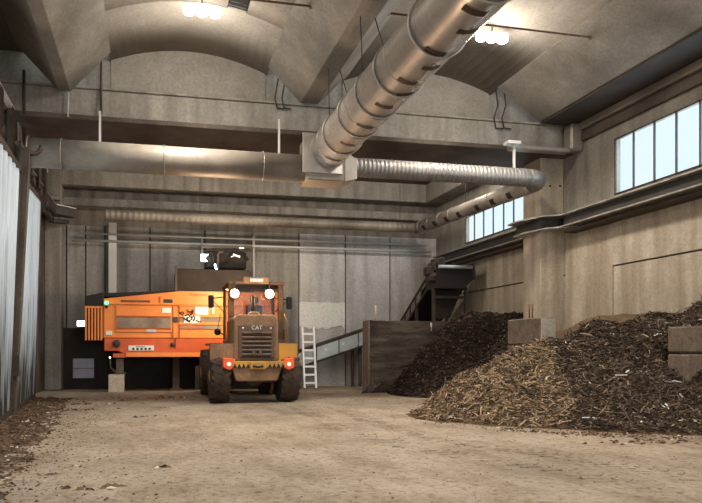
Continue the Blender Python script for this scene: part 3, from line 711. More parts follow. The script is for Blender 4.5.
# top rim sloping up to the right
mb = MB(); za_, zb2 = P(104,298).z, P(178,292).z
mb.prism([(xl, Yf-.03, zt_), (P(180,300).x, Yf-.03, zt_), (xr_, Yf-.03, zt_), (xr_, Yf-.03, zb2+.05), (P(180,292).x, Yf-.03, zb2+.03), (xl, Yf-.03, za_-.02)], (0, 1.8, 0)); build('top_rim', mb, M['orange'], S, .02)
mb = MB(); mb.box(xl, xr_, Yf-.07, Yf, zt_-.03, zt_+.03); build('rim_rail', mb, M['orange'], S, .01)
mb = MB(); fbox(mb, 121, 300.5, 150, 302, Yf-.05, Yf-.02); build('rim_slot', mb, M['rust'], S)
mb = MB(); fbox(mb, 163.5, 299.5, 172.5, 303, Yf-.09, Yf-.02); build('vent_plate', mb, M['steel'], S)
mb = MB(); fbox(mb, 160, 297.5, 211, 304.5, Yf-.08, Yf-.02); build('raised_rail', mb, M['orange'], S, .01)
# radiator with vertical slats
rx0, rx1 = P(86,320).x, P(101.5,320).x; z1, z0 = P(90,306).z, P(90,338.5).z
mb = MB(); mb.box(rx0, rx1+.1, Yf+.12, 24.4, z0, z1); rad = build('radiator_housing', mb, M['slatgap'], S, .02)
for k in range(6):
    x = rx0+(rx1-rx0)*k/5; mb = MB(); mb.prism([(x-.028,Yf-.02,z0-.06),(x+.028,Yf-.02,z0-.06),(x+.02,Yf+.14,z0),(x-.02,Yf+.14,z0)], (0,0,z1-z0)); build('radiator_slat', mb, M['orange'], S)
mb = MB(); mb.box(rx0-.04, rx1+.05, Yf-.03, Yf+.15, z1-.07, z1); build('radiator_top', mb, M['orange'], S)
mb = MB(); a = P(85.5,293); mb.prism([(rx0-.02,Yf,z1),(xl,Yf,z1),(xl,Yf,P(104,292.5).z),(rx0-.02,Yf,P(85,296).z)], (0,1.7,0)); build('dark_hood', mb, M['dark'], S, .02)
mb = MB(); mb.prism([(xl,Yf+.2,P(104,296).z),(P(150,300).x,Yf+.2,P(150,296).z),(P(177,300).x,Yf+.2,P(177,290).z),(xl,Yf+.2,P(104,292.5).z)], (0,1.4,0)); build('dark_top_cover', mb, M['dark'], S)
# side door with screen
mb = MB(); fbox(mb, 116, 306.5, 172, 332, Yf-.045, Yf-.0); dr = build('side_door', mb, M['orange'], S, .01)
mb = MB(); fbox(mb, 117, 317, 171, 328, Yf-.06, Yf-.03); build('door_screen', mb, M['mesh'], dr)
mb = MB(); fbox(mb, 117, 316.2, 171, 317, Yf-.075, Yf-.03); fbox(mb, 117, 328, 171, 328.8, Yf-.075, Yf-.03); build('screen_frame', mb, M['orangedk'], dr)
mb = MB(); fbox(mb, 162,308,171,313, Yf-.06, Yf-.04); build('paper_label', mb, M['white'], dr)
mb = MB(); fbox(mb, 146,329.2,156,332, Yf-.06, Yf-.04); build('maker_badge', mb, M['plate'], dr)
mb = MB(); fbox(mb, 106,331,112,335, Yf-.03, Yf-.0); build('small_label', mb, M['white'], S)
mb = MB(); fbox(mb, 172.3,305,173.4,338, Yf-.05, Yf-.0); fbox(mb, 179,305,180,338, Yf-.05, Yf-.0); fbox(mb, 102.6,305,103.6,338, Yf-.02, Yf-.0); build('door_post', mb, M['orangedk'], S)
mb = MB(); fbox(mb, 172.5,317,177.5,322, Yf-.06, Yf); build('latch_plate', mb, M['steel'], S)
# lighter rails and emblem on the right half
mb = MB(); fbox(mb, 179,318,222,322.5, Yf-.03, Yf); fbox(mb, 179,325,222,329, Yf-.03, Yf); build('grey_stripe', mb, M['mesh'], S)
mb = MB(); fbox(mb, 195,307,208,314.5, Yf-.05, Yf); fbox(mb, 212, 307, 214, 314, Yf-.05, Yf); build('white_panel', mb, M['white'], S)
mb = MB(); fbox(mb, 179,304.5,224,306, Yf-.06, Yf); fbox(mb, 179,315,224,317, Yf-.06, Yf); fbox(mb, 179,322.5,224,324.5, Yf-.06, Yf); build('side_rail', mb, M['orange'], S)
# emblem: loose black strokes of a running animal over a pale patch
mb = MB(); fbox(mb, 184,316,200,323, Yf-.065, Yf-.03); build('emblem_patch', mb, M['white'], S)
mb = MB()
strokes = [[(180,313.5),(182,311.5),(184,313),(182.5,315),(181,314)], [(185,316),(188,314),(190,316),(187,319),(189,321),(192,319),(191,316)], [(187,309.5),(189,312),(192,311),(193,313.5),(190,315)],
           [(192,309.5),(193.5,311.5),(191,313)], [(191,318),(194,316),(195,318.5),(193,321)], [(196,320),(199,322),(201,321.5)], [(188,317),(186,319.5),(188,321)], [(184,318),(187,320.5),(190,322)]]
for s_ in strokes:
    mb.tube([P(x, y, Yf-.07) for x, y in s_], .022, 5)
build('emblem_strokes', mb, M['black_dec'], S)
text_mesh('Doppstadt', .18, P(191.5, 327, Yf-.04), (1,0,0), (0,0,1), .006, 'side_lettering', M['textorange'], S)
text_mesh('Doppstadt', .16, P(199, 294.5, Yf-.04), (1,0,0), (0,0,1), .006, 'top_lettering', M['orangered'], S)
# lower frame
zl0, zl1 = P(104,351).z, zb_
mb = MB(); mb.prism([(xl+.02,Yf+.02,zl1),(xr_,Yf+.02,zl1),(xr_,Yf+.02,P(200,356).z),(P(128,356).x,Yf+.02,P(128,356).z),(P(118,352).x,Yf+.02,zl0),(xl+.02,Yf+.02,zl0)][::-1], (0,1.7,0)); build('lower_frame', mb, M['orangered'], S, .02)
mb = MB(); mb.box(P(126,350).x, xr_, Yf-.02, Yf+.05, P(150,356.8).z, P(150,352.5).z); build('sill_rail', mb, M['orange'], S)
a, b = P(128.5,345.5), P(154,350.5); mb = MB(); mb.box(a.x, b.x, Yf-.01, Yf+.03, b.z, a.z); pt = build('number_plate', mb, M['white'], S)
mb = MB()
for k in range(5):
    x = a.x+(b.x-a.x)*(.2+k*.16); mb.box(x-.045, x+.03, Yf-.016, Yf-.005, b.z+.02, b.z+.09)
mb.box(a.x+.25, b.x-.3, Yf-.016, Yf-.005, a.z-.05, a.z-.03); build('plate_marks', mb, M['black_dec'], pt)
c = P(116.5,343.5); mb = MB(); mb.lathe((c.x,Yf+.03,c.z), (0,-1,0), [(0,.13),(.1,.13),(.12,.08)], 14); build('round_lamp', mb, M['steel'], S)
c = P(172.5,344.5); mb = MB(); mb.lathe((c.x,Yf+.03,c.z), (0,-1,0), [(0,.07),(.06,.07)], 12); mb.box(c.x+.08,c.x+.11,Yf-.02,Yf+.03,c.z-.12,c.z+.2); build('hook', mb, M['steeldark'], S)
# legs
for x, Yl in ((120,22.9),(176,23.7)):
    c = P(x,362,Yl); mb = MB(); mb.box(c.x-.12, c.x+.12, Yl-.1, Yl+.1, .02 if x > 150 else .62, zl0-.1); 
    mb.box(c.x-.2, c.x+.2, Yl-.16, Yl+.16, .0 if x > 150 else .62, .06 if x > 150 else .66); lg = build('leg', mb, M['darkconc'], S)
    mb = MB(); mb.box(c.x-.22, c.x+.22, Yl-.18, Yl+.14, zl0-.22, zl0-.08); build('leg_bracket', mb, M['orangered'], lg)
for x, Yl in ((230,23.7),(120,24.2)):
    c = P(x,362,Yl); mb = MB(); mb.box(c.x-.1, c.x+.1, Yl-.1, Yl+.1, 0, zl0); build('leg', mb, M['darkconc'], S)
mb = MB(); mb.tube([P(110,358,22.8), P(110.5,368,22.8), P(118,373,22.8)], .03, 6); mb.tube([P(112,370,22.8),P(120,374,22.8)], .04, 6); build('hitch', mb, M['steeldark'], S)
c = P(110,357.5,22.78); mb = MB(); mb.lathe(c, (0,-1,0), [(0,.03),(.03,.03)], 8); build('marker_lamp', mb, M['lampcool'], S)
c = P(106.5,303,Yf-.1); mb = MB(); mb.lathe(c, (0,-1,0), [(0,.07),(.05,.06)], 10); build('green_lamp', mb, M['lampgreen'], S)
c = P(106.5,306.5,Yf-.06); mb = MB(); mb.lathe(c, (0,-1,0), [(0,.06),(.05,.06)], 10); build('switch', mb, M['dark'], S)
# hopper above
hx0_, hx1_ = P(176,280,23.0).x, P(250,280,23.0).x
hz0, hz1 = P(180,295,23.0).z, P(180,269,23.0).z
mb = MB(); mb.hexa([(hx0_+.05,23.0,hz0-.3),(hx1_,23.0,hz0-.3),(hx1_,24.5,hz0-.3),(hx0_+.05,24.5,hz0-.3)], [(hx0_,22.85,hz1),(hx1_,22.85,hz1),(hx1_,24.8,hz1),(hx0_,24.8,hz1)]); build('hopper', mb, M['soot'], S, .02)
mb = MB(); mb.beam((hx0_,22.85,hz0-.1),(hx0_,22.85,hz1+.08), .08, .06, (0,1,0)); build('hopper_post', mb, M['darkconc'], S)
# concrete plinth
a, b = at(108.5,377,Y=22.75), at(124,391,Y=22.75)
mb = MB(); mb.box(a.x, b.x, 22.68, 23.25, 0, .6); tag(build('concrete_plinth', mb, M['pale_end'], bevel=.015), 'pale concrete block under the left end of the orange shredder', 'concrete block')
# lamps and clutter above the hopper
t = thing('overhead_gantry', 'dark hanging frame with lit lamp and hoses above the shredder hopper', 'frame', tuple(at(225,262,Y=24)))
Yg = 23.8
mb = MB(); mb.beam(at(201,247,Y=Yg), at(252,247,Y=Yg), .1, .1); mb.beam(at(218,254,Y=Yg), at(218,268,Y=Yg), .08, .08, (0,1,0)); mb.beam(at(250,254,Y=Yg), at(250,268,Y=Yg), .08, .08, (0,1,0)); mb.beam(at(218,253,Y=Yg), at(223,252,Y=Yg), .06, .08); mb.beam(at(202,238,Y=Yg), at(202,262,Y=Yg), .07, .07, (0,1,0)); build('frame', mb, M['darkconc'], t)
mb = MB(); a, b = at(206,250,Y=Yg), at(240,262,Y=Yg); mb.box(a.x, at(247,250,Y=Yg).x, Yg+.1, Yg+.7, b.z-.25, a.z); build('motor_housing', mb, M['soot'], t, .05)
mb = MB(); mb.tube([at(226,262,Y=Yg), at(232,254,Y=Yg), at(242,252,Y=Yg), at(248,260,Y=Yg)], .05, 8); mb.tube([at(210,252,Y=Yg),at(214,258,Y=Yg),at(213,266,Y=Yg)], .06, 8); build('hose', mb, M['black'], t)
mb = MB(); mb.beam(at(233,254.5,Y=Yg-.1), at(240,257,Y=Yg-.1), .04, .07); mb.beam(at(239,248,Y=Yg-.1), at(244,248,Y=Yg-.1), .04, .06); mb.beam(at(231,257,Y=Yg-.1),at(234,256,Y=Yg-.1),.04,.04); build('shiny_bar', mb, M['alu'], t)
c0, c1 = at(201,254,Y=Yg-.15), at(208,261.5,Y=Yg-.15); cm = (c0+c1)/2
mb = MB(); mb.prism([(c0.x,Yg-.15,c0.z),(c1.x+.03,Yg-.15,c0.z),(c1.x-.1,Yg-.15,cm.z),(c1.x-.02,Yg-.15,c1.z),(c0.x,Yg-.15,c1.z)], (0,.06,0)); build('lamp_lens', mb, M['lampcool'], t)
mb = MB(); mb.tube([at(215,264,Y=Yg-.1), at(215.5,267.5,Y=Yg-.1), at(217,269.5,Y=Yg-.1)], .035, 8); build('small_tube_lamp', mb, M['lampcool'], t)
plight('gantry_light', (cm.x, Yg-.4, cm.z), 10, (235,245,255), .1)

# ================================================================= WHEEL LOADER (seen from behind)
YR = 17.3
LX = at(256, 380, Y=YR).x
Lo = thing('wheel_loader', 'dusty yellow wheel loader seen from behind with both rear work lamps lit', 'wheel loader', (LX, 18.8, 0))
def LP(x, y, Y=YR): return at(x, y, Y=Y)
xcl = LP(219,390,17.9); xcr = LP(287,390,17.9)
def wheel(cx, cy, r, w, outer):
    mb = MB(); prof = [(-w/2,r*.55),(-w/2,r*.86),(-w*.42,r*.96),(-w*.3,r),(w*.3,r),(w*.42,r*.96),(w/2,r*.86),(w/2,r*.55)]
    mb.lathe((cx,cy,r), (1,0,0), prof, 36)
    n = 20
    for k in range(n):                       # chunky chevron lugs
        for sd in (-1, 1):
            a = 2*PI*(k+(.5 if sd > 0 else 0))/n; a2 = a+.17
            def q(ax, rr, aa): return Vector((cx+ax, cy+rr*math.cos(aa), r+rr*math.sin(aa)))
            th = .075
            ra_, rb_ = r*.985, r*1.035
            i0, i1 = sd*w*.03, sd*w*.5
            A = [q(i0,ra_,a2-th),q(i0,ra_,a2+th),q(i0,rb_,a2+th*.8),q(i0,rb_,a2-th*.8)]
            B = [q(i1,ra_*.93,a-th),q(i1,ra_*.93,a+th),q(i1,rb_*.965,a+th*.8),q(i1,rb_*.965,a-th*.8)]
            mb.hexa(A, B)
    o = build('wheel', mb, M['tyre'], Lo)
    mb = MB(); mb.lathe((cx+outer*w*.3,cy,r), (outer,0,0), [(0,r*.58),(.06,r*.56),(.05,r*.4),(.02,r*.3),(.1,r*.25),(.12,r*.1)], 20); build('rim', mb, M['yellow'], o)
rw = .72
for yy in (17.95, 21.0):
    wheel(xcl.x, yy, rw, .52, -1); wheel(xcr.x, yy, rw, .52, 1)
# hood
def wp(x, y, Y=YR): p = LP(x,y,Y); return p
hA, hB = wp(234.5,365), wp(279,365); hz_t = wp(255,314.5).z; hz_s = wp(236,326).z; hz_b = wp(236,361).z
def hood_prof(Y, dx=0, dz=0):
    w0, w1 = hA.x+dx, hB.x-dx; zt_ = hz_t-dz; zs = hz_t-.17
    pts = [(w0, Y, hz_b)]
    for k in range(6): a = PI/2*k/5; pts.append((w0+.17*(1-math.cos(a)), Y, zs-.0+(zt_-zs)*math.sin(a)))
    for k in range(6): a = PI/2*(1-k/5); pts.append((w1-.17*(1-math.cos(a)), Y, zs+(zt_-zs)*math.sin(a)))
    pts.append((w1, Y, hz_b)); return pts
mb = MB(); mb.prism(hood_prof(YR+.06), (0,1.7,0)); hood = build('engine_hood', mb, M['dusty'], Lo, .04, 2)
ga, gb = wp(238.5,325), wp(275,358)
mb = MB(); mb.box(ga.x, gb.x, YR-.0, YR+.08, gb.z, ga.z); gr = build('grille', mb, M['grille'], hood, .03, 2)
mb = MB()
for k in range(6):
    z = ga.z-.22-k*.115; 
    mb.prism([(ga.x+.1,YR-.05,z),(ga.x+.1,YR+.0,z+.05),(ga.x+.1,YR+.0,z-.01)], (gb.x-ga.x-.2,0,0))
build('grille_louvre', mb, M['grille'], gr)
mb = MB()
for k in range(6): z = ga.z-.275-k*.115; mb.box(ga.x+.1, gb.x-.1, YR-.012, YR+.0, z-.012, z+.02)
build('grille_gap', mb, M['dark'], gr)
mb = MB(); cxm = (ga.x+gb.x)/2; mb.box(cxm-.13, cxm+.13, YR-.07, YR, ga.z-.21, ga.z-.12); mb.box(cxm-.13,cxm-.05,YR-.08,YR,gb.z+.08,gb.z+.2); mb.box(cxm+.05,cxm+.13,YR-.08,YR,gb.z+.08,gb.z+.2); build('grille_latch', mb, M['grille'], gr)
text_mesh('CAT', .15, (cxm, YR-.012, ga.z-.07), (1,0,0), (0,0,1), .006, 'badge_lettering', M['white'], gr)
mb = MB(); mb.lathe((ga.x+.12, YR-.005, ga.z-.08), (0,-1,0), [(0,.025),(.012,.025)], 8); mb.lathe((gb.x-.12, YR-.005, ga.z-.08), (0,-1,0), [(0,.025),(.012,.025)], 8); build('grille_bolt', mb, M['white'], gr)
# fenders
def fender(x0, x1, sgn, m):
    a, b = wp(x0, 343, YR+.15), wp(x1, 372, YR+.15); zt__ = a.z; zb__ = b.z
    mb = MB(); outer = a.x if sgn < 0 else b.x; inner = b.x if sgn < 0 else a.x
    poly = [(inner, YR+.12, zt__), (outer, YR+.12, zt__), (outer, YR+.12, zb__+.35), (outer-sgn*.16, YR+.12, zb__), (inner, YR+.12, zb__+.1)]
    mb.prism(poly, (0,.12,0)); mb.prism([(inner,YR+.12,zt__-.06),(outer,YR+.12,zt__-.06),(outer,YR+.12,zt__),(inner,YR+.12,zt__)], (0,1.55,0))
    return build('rear_fender', mb, m, Lo, .03, 2)
fender(209.5, 235, -1, M['dusty']); fender(278, 297.5, 1, M['yellow'])
# counterweight and bumper
mb = MB(); a, b = wp(236,366), wp(277,381); mb.prism([(a.x-.25,YR-.08,a.z+.1),(b.x+.25,YR-.08,a.z+.1),(b.x+.12,YR-.08,a.z-.05),(b.x,YR-.08,b.z),(a.x,YR-.08,b.z),(a.x-.12,YR-.08,a.z-.05)][::-1], (0,1.0,0)); build('counterweight', mb, M['dusty'], Lo, .03)
a, b = wp(232,361), wp(284,367.5)
mb = MB(); mb.box(a.x, b.x, YR-.14, YR-.05, b.z, a.z); bp_ = build('bumper_strip', mb, M['yellow'], Lo, .01)
mb = MB()
for k in range(12):
    if k in (4,5,6,7): continue
    x = a.x+(b.x-a.x)*(k+.5)/12; mb.prism([(x-.055,YR-.145,b.z+.0),(x+.055,YR-.145,b.z+.0),(x,YR-.145,b.z+.12)], (0,.01,0))
build('black_chevron', mb, M['black_dec'], bp_)
c = wp(257,365); mb = MB(); mb.prism([(c.x-.2,YR-.2,c.z+.1),(c.x+.2,YR-.2,c.z+.1),(c.x+.22,YR-.2,c.z-.12),(c.x-.22,YR-.2,c.z-.12)][::-1], (0,.1,0)); hk = build('tow_hitch', mb, M['yellow'], Lo, .03, 2)
mb = MB(); mb.tube([(c.x-.14,YR-.21,c.z-.02),(c.x,YR-.21,c.z-.05),(c.x+.14,YR-.21,c.z-.02)], .03, 6); build('hitch_slot', mb, M['dark'], hk)
for (x0, x1) in ((222.5,234.5),(283,293.5)):
    a, b = wp(x0,357.5), wp(x1,369); s_ = 1 if x0 > 250 else -1
    mb = MB(); mb.prism([(a.x,YR-.12,a.z-(.03 if s_>0 else 0)),(b.x,YR-.12,a.z-(.03 if s_<0 else 0)),(b.x,YR-.12,b.z+.05),((a.x+b.x)/2,YR-.12,b.z-.03),(a.x,YR-.12,b.z+.05)], (0,.2,0)); tl = build('tail_lamp', mb, M['redlamp'], Lo, .02)
    mb = MB(); mb.lathe(((a.x+b.x)/2, YR-.12, (a.z+b.z)/2-.02), (0,-1,0), [(0,.055),(.02,.05)], 14); build('reversing_lens', mb, M['lens'], tl)
# axle / underside
mb = MB(); mb.tube([(xcl.x,17.95,rw),(xcr.x,17.95,rw)], .2, 12); mb.tube([(xcl.x,21,rw),(xcr.x,21,rw)], .2, 12); mb.lathe(((xcl.x+xcr.x)/2,17.7,rw), (0,1,0), [(0,.25),(.1,.33),(.5,.3)], 16)
build('axle', mb, M['steeldark'], Lo)
mb = MB(); mb.box(LX-.5, LX+.45, YR+.2, 20.6, .75, 1.3); build('chassis', mb, M['dusty'], Lo, .03)
mb = MB(); mb.box(LX-.38, LX+.38, 20.2, 22.3, .7, 1.6); mb.beam((LX-.35,21.3,1.5),(LX-.35,22.9,.6),.14,.3); mb.beam((LX+.35,21.3,1.5),(LX+.35,22.9,.6),.14,.3); build('front_frame', mb, M['yellow'], Lo, .03)
mb = MB(); mb.prism([(LX-1.3,22.0,.1),(LX-1.3,22.6,.1),(LX-1.3,22.4,.25),(LX-1.3,22.1,.9),(LX-1.3,22.0,.9)], (2.6,0,0)) ; build('bucket', mb, M['steeldark'], Lo)
for x in (xcl.x, xcr.x):
    mb = MB(); mb.ring((x,21.0,rw), (1,0,0), .86, .05, 14, 6, PI*.05, PI*.95); build('front_fender', mb, M['dusty'], Lo)
# cab
Yc0, Yc1 = 19.0, 20.5
cl, cr = LP(228.5,320,Yc0).x, LP(284,320,Yc0).x
cz1 = LP(255,284,Yc0).z; cz0 = 1.75
mb = MB(); mb.box(cl, cr, Yc0, Yc1, cz0-.4, cz0); build('cab_floor', mb, M['dusty'], Lo, .03)
for (x, y_, w_) in ((cl+.09, Yc0+.08, .17), (cr-.09, Yc0+.08, .15), (cl+.05, Yc1, .08), (cr-.05, Yc1, .08)):
    mb = MB(); mb.box(x-w_/2, x+w_/2, y_-.07, y_+.07, cz0, cz1+.02); build('cab_pillar', mb, M['cabpaint'], Lo, .015)
mb = MB(); mb.box(cl-.02, cr+.02, Yc0-.12, Yc1+.1, cz1-.02, cz1+.07); build('cab_roof', mb, M['cabpaint'], Lo, .04, 2)
mb = MB(); mb.box(cl+.17, cr-.16, Yc0+.05, Yc0+.06, cz0, cz1-.02); build('rear_window', mb, M['cabglass'], Lo)
mb = MB(); mb.box(cl+.1, cr-.1, Yc1-.01, Yc1, cz0, cz1-.02); build('front_window', mb, M['cabglass'], Lo)
a, b = LP(243.5,277,Yc0-.1), LP(268.5,284,Yc0-.1); mb = MB(); mb.box(a.x, b.x, Yc0-.2, Yc0-.05, b.z, a.z); rs_ = build('roof_box', mb, M['dusty'], Lo, .02)
mb = MB(); mb.box(a.x+.18, b.x-.18, Yc0-.21, Yc0-.2, b.z+.05, a.z-.05); build('roof_plate', mb, M['plate'], rs_)
# seat
mb = MB(); sx = LP(254,310,Yc0+.6).x; mb.box(sx-.25, sx+.25, Yc0+.5, Yc0+.65, cz0+.3, cz0+1.05); mb.box(sx-.25, sx+.25, Yc0+.6, Yc0+1.05, cz0+.25, cz0+.42); mb.box(sx-.13, sx+.13, Yc0+.5, Yc0+.6, cz0+1.1, cz0+1.3); build('seat', mb, M['black'], Lo, .05, 2)
mb = MB(); mb.tube([(sx,Yc0+1.2,cz0),(sx,Yc0+1.1,cz0+.7)], .05, 8); mb.ring((sx,Yc0+1.1,cz0+.72), (0,.5,1), .19, .02, 20, 6); build('steering_wheel', mb, M['dark'], Lo)
# exhaust and air intake
c = LP(253,312,18.3); mb = MB(); mb.tube([(c.x,18.3,hz_t-.1),(c.x,18.3,LP(253,296,18.3).z)], .055, 10); build('exhaust_pipe', mb, M['steeldark'], Lo)
c = LP(254,316,18.0); mb = MB(); mb.lathe((c.x,18.0,hz_t-.05), (0,0,1), [(0,.17),(.12,.17),(.17,.1)], 16); build('air_intake', mb, M['dusty'], Lo)
# mirrors
for x, y_, sgn in ((211,301.5,-1),(289,303,1)):
    c = LP(x, y_, Yc1-.1); mb = MB(); mb.box(c.x-.09, c.x+.09, Yc1-.14, Yc1-.08, c.z-.2, c.z+.2); mi = build('mirror', mb, M['dark'], Lo, .03)
    mb = MB(); ex = cl if sgn < 0 else cr; mb.tube([(c.x,Yc1-.05,c.z+.1),(ex,Yc1-.05,c.z+.15)], .02, 6); mb.tube([(c.x,Yc1-.05,c.z+.1),(ex,Yc1-.05,c.z-.3)], .015, 6); build('mirror_arm', mb, M['dark'], mi)
c = LP(217.5,332,Yc0); mb = MB(); mb.lathe(c, (0,-1,0), [(0,.1),(.04,.1)], 14); mi = build('fender_mirror', mb, M['dark'], Lo)
mb = MB(); mb.tube([c, LP(226,335.5,Yc0)], .02, 6); mb.tube([c, LP(220,314,Yc0)], .012, 6); build('mirror_arm', mb, M['dark'], mi)
# handrails
mb = MB(); mb.tube([LP(286,343,Yc0-.3), LP(287.5,322,Yc0-.3), LP(284,314,Yc0-.3)], .02, 6); build('handrail', mb, M['yellow'], Lo)
# lit lamps
for x, y_ in ((234.5,293.5),(269.5,294)):
    c = LP(x, y_, Yc0-.22); mb = MB(); mb.lathe((c.x,c.y,c.z), (0,-1,0), [(0,.12),(.03,.125),(.05,.09)], 18); build('work_lamp', mb, M['lampwarm'], Lo)
    mb = MB(); mb.lathe((c.x,c.y+.1,c.z), (0,-1,0), [(0,.07),(.04,.13),(.1,.14)], 18); mb.box(c.x-.02,c.x+.02,c.y+.02,c.y+.12,c.z,cz1+.05); build('lamp_housing', mb, M['dark'], Lo)
    plight('work_lamp_light', (c.x, c.y-.12, c.z), 420, (255,214,176), .09, 'SPOT', 2.0, (PI/2+.1, 0, PI), .8)
    plight('work_lamp_glow', (c.x, c.y-.35, c.z), 22, (255,226,186), .1)
# forward-facing work lights of the cab shine on the shredder
for x in (cl+.2, cr-.2):
    mb = MB(); mb.lathe((x,Yc1+.1,cz1+.05), (0,1,0), [(0,.1),(.06,.11)], 14); build('front_work_lamp', mb, M['lampwarm'], Lo)
    plight('front_lamp_light', (x-.1, Yc1+.3, cz1+.05), 190, (255,226,186), .12, 'SPOT', 2.4, (PI/2+.0, 0, .35), .6)

# ================================================================= INCLINED CONVEYOR (left of the bunker)
t = thing('inclined_conveyor', 'inclined conveyor with pale metal side panels rising to the bunker wall', 'conveyor', tuple(at(330,365,Y=24.5)))
Ycv = 24.4
def side(xa, xb_, ya, yb, dz): 
    a, b = at(xa, ya, Y=Ycv), at(xb_, yb, Y=Ycv); return [(a.x,Ycv,a.z),(b.x,Ycv,b.z),(b.x,Ycv,b.z-dz),(a.x,Ycv,a.z-dz)]
ya_ = lambda x: 351+(x-298)*(327.7-351)/69.5
hgt = at(340,345,Y=Ycv).z-at(340,361,Y=Ycv).z
for (xa, xb_) in ((287,297),(298,316),(317,338.5),(339.5,358),(359,368.5)):
    mb = MB(); q = side(xa, xb_, ya_(xa)+2.5, ya_(xb_)+2.5, hgt*.83); mb.prism(q, (0,.05,0)); build('side_panel', mb, M['alupanel'], t, .005)
mb = MB(); q = side(286, 369, ya_(286)+.0, ya_(369)+.0, .1); mb.prism(q, (0,.75,0)); q = side(286, 369, ya_(286)+16, ya_(369)+16, .08); mb.prism(q, (0,.75,0)); build('frame', mb, M['steeldark'], t)
mb = MB(); q = side(286, 368, ya_(286)+4, ya_(368)+4, .3); mb.prism([Vector(p)+Vector((0,.1,0)) for p in q], (0,.6,0)); build('belt', mb, M['black'], t)
for x in (343.5, 361):
    mb = MB(); c = at(x, 348, Y=Ycv+.2); mb.beam((c.x,Ycv+.3,0),(c.x,Ycv+.3,c.z), .12, .12, (0,1,0)) if x > 350 else None
    if x > 350: build('support_leg', mb, M['darkconc'], t)
c = at(361,350,Y=Ycv); mb = MB(); mb.box(c.x-.32, c.x-.22, Ycv+.2, Ycv+.3, 0, c.z); build('support_leg', mb, M['steeldark'], t)
mb = MB()
for x in (326, 343, 365): c = at(x, ya_(x)+8, Y=Ycv-.01); mb.box(c.x-.05, c.x+.05, Ycv-.02, Ycv, c.z-.05, c.z+.05)
build('warning_label', mb, M['white'], t)

# ================================================================= BUNKER WALL
bw0 = at(368.5,393,Y=20.7).x; bzt = at(368,320.5,Y=20.7).z
t = thing('bunker_wall', 'mud-caked bunker wall of stacked boards behind the dark compost heap', 'bunker wall', (bw0+1.5, 20.9, 0))
mb = MB(); nx_, nz_ = 90, 50; x9 = XR-.05; vs = []
for j in range(nz_+1):
    for i in range(nx_+1):
        x = bw0+(x9-bw0)*i/nx_; z = bzt*j/nz_
        q_ = .05*noise.fractal(Vector((x*1.6, z*3.5, 4)), 1, 2, 5)+(.012 if (j % 8) == 0 else 0)
        vs.append((x, 20.7+max(-.045, q_-.02), z+(.03*noise.noise(Vector((x*3,0,0))) if j == nz_ else 0)))
mb.add(vs, [(j*(nx_+1)+i, j*(nx_+1)+i+1, (j+1)*(nx_+1)+i+1, (j+1)*(nx_+1)+i) for j in range(nz_) for i in range(nx_)], True)
mb.box(bw0, x9, 20.76, 21.15, 0, bzt-.02)
build('board_stack', mb, M['mud'], t)
mb = MB(); mb.box(bw0-.04, bw0+.03, 20.63, 21.2, 0, bzt+.01); build('end_post', mb, M['block'], t, .01)
mb = MB(); c = at(375.5,320,Y=20.9); mb.tube([(c.x,20.9,bzt-.02),(c.x,20.9,at(375,305,Y=20.9).z)], .03, 6); build('steel_rod', mb, M['pale_end'], t)
mb = MB(); c = at(428.5,320,Y=20.9); mb.tube([(c.x,20.68,bzt-.35),(c.x,20.68,bzt-.05)], .03, 6); build('steel_rod', mb, M['pale_end'], t)
mb = MB()
for k in range(16):
    x = bw0+R.uniform(.1,1.9); z = R.choice((.95,1.2,1.35,1.5,1.75,1.9,.9))+R.uniform(-.05,.05); L_ = R.uniform(.08,.5)
    mb.tube([(x,20.64,z),(x+L_*.5,20.64,z+R.uniform(-.03,.04)),(x+L_,20.64,z+R.uniform(-.03,.03))], [.006,R.uniform(.012,.024),.005], 5)
build('pale_shreds', mb, M['darkconc'], t)['kind'] = 'stuff'
# torn sheeting at its foot
mb = MB()
for k in range(26):
    a = at(R.uniform(357,369), 392, Z=0.0); a.z = .0; a.y = min(a.y,20.75)
    b = a+Vector((R.uniform(.0,.3), R.uniform(-.1,.05), R.uniform(.1,.55))); mb.tube([a, a.lerp(b,.5)+Vector((R.uniform(-.06,.06),-.05,0)), b], [.05,.035,.01], 4)
tag(build('torn_sheeting', mb, M['block']), 'pale torn straw-like scraps heaped at the foot of the bunker wall end post', 'scraps', kind='stuff')

# ================================================================= DISCHARGE CONVEYOR (over the dark heap)
t = thing('discharge_conveyor', 'dark discharge conveyor rising over the bunker wall with box head on a steel frame', 'conveyor', (10.4, 21.6, 0))
h0 = at(437,268,Y=21.4); h1 = at(474,268,Y=21.4); zh = h0.z
tl_ = Vector((h0.x-.1, 24.6, 2.55)); hd = Vector((h0.x-.1, 21.5, zh+.05))
wv = Vector((h1.x-h0.x, 0, 0))
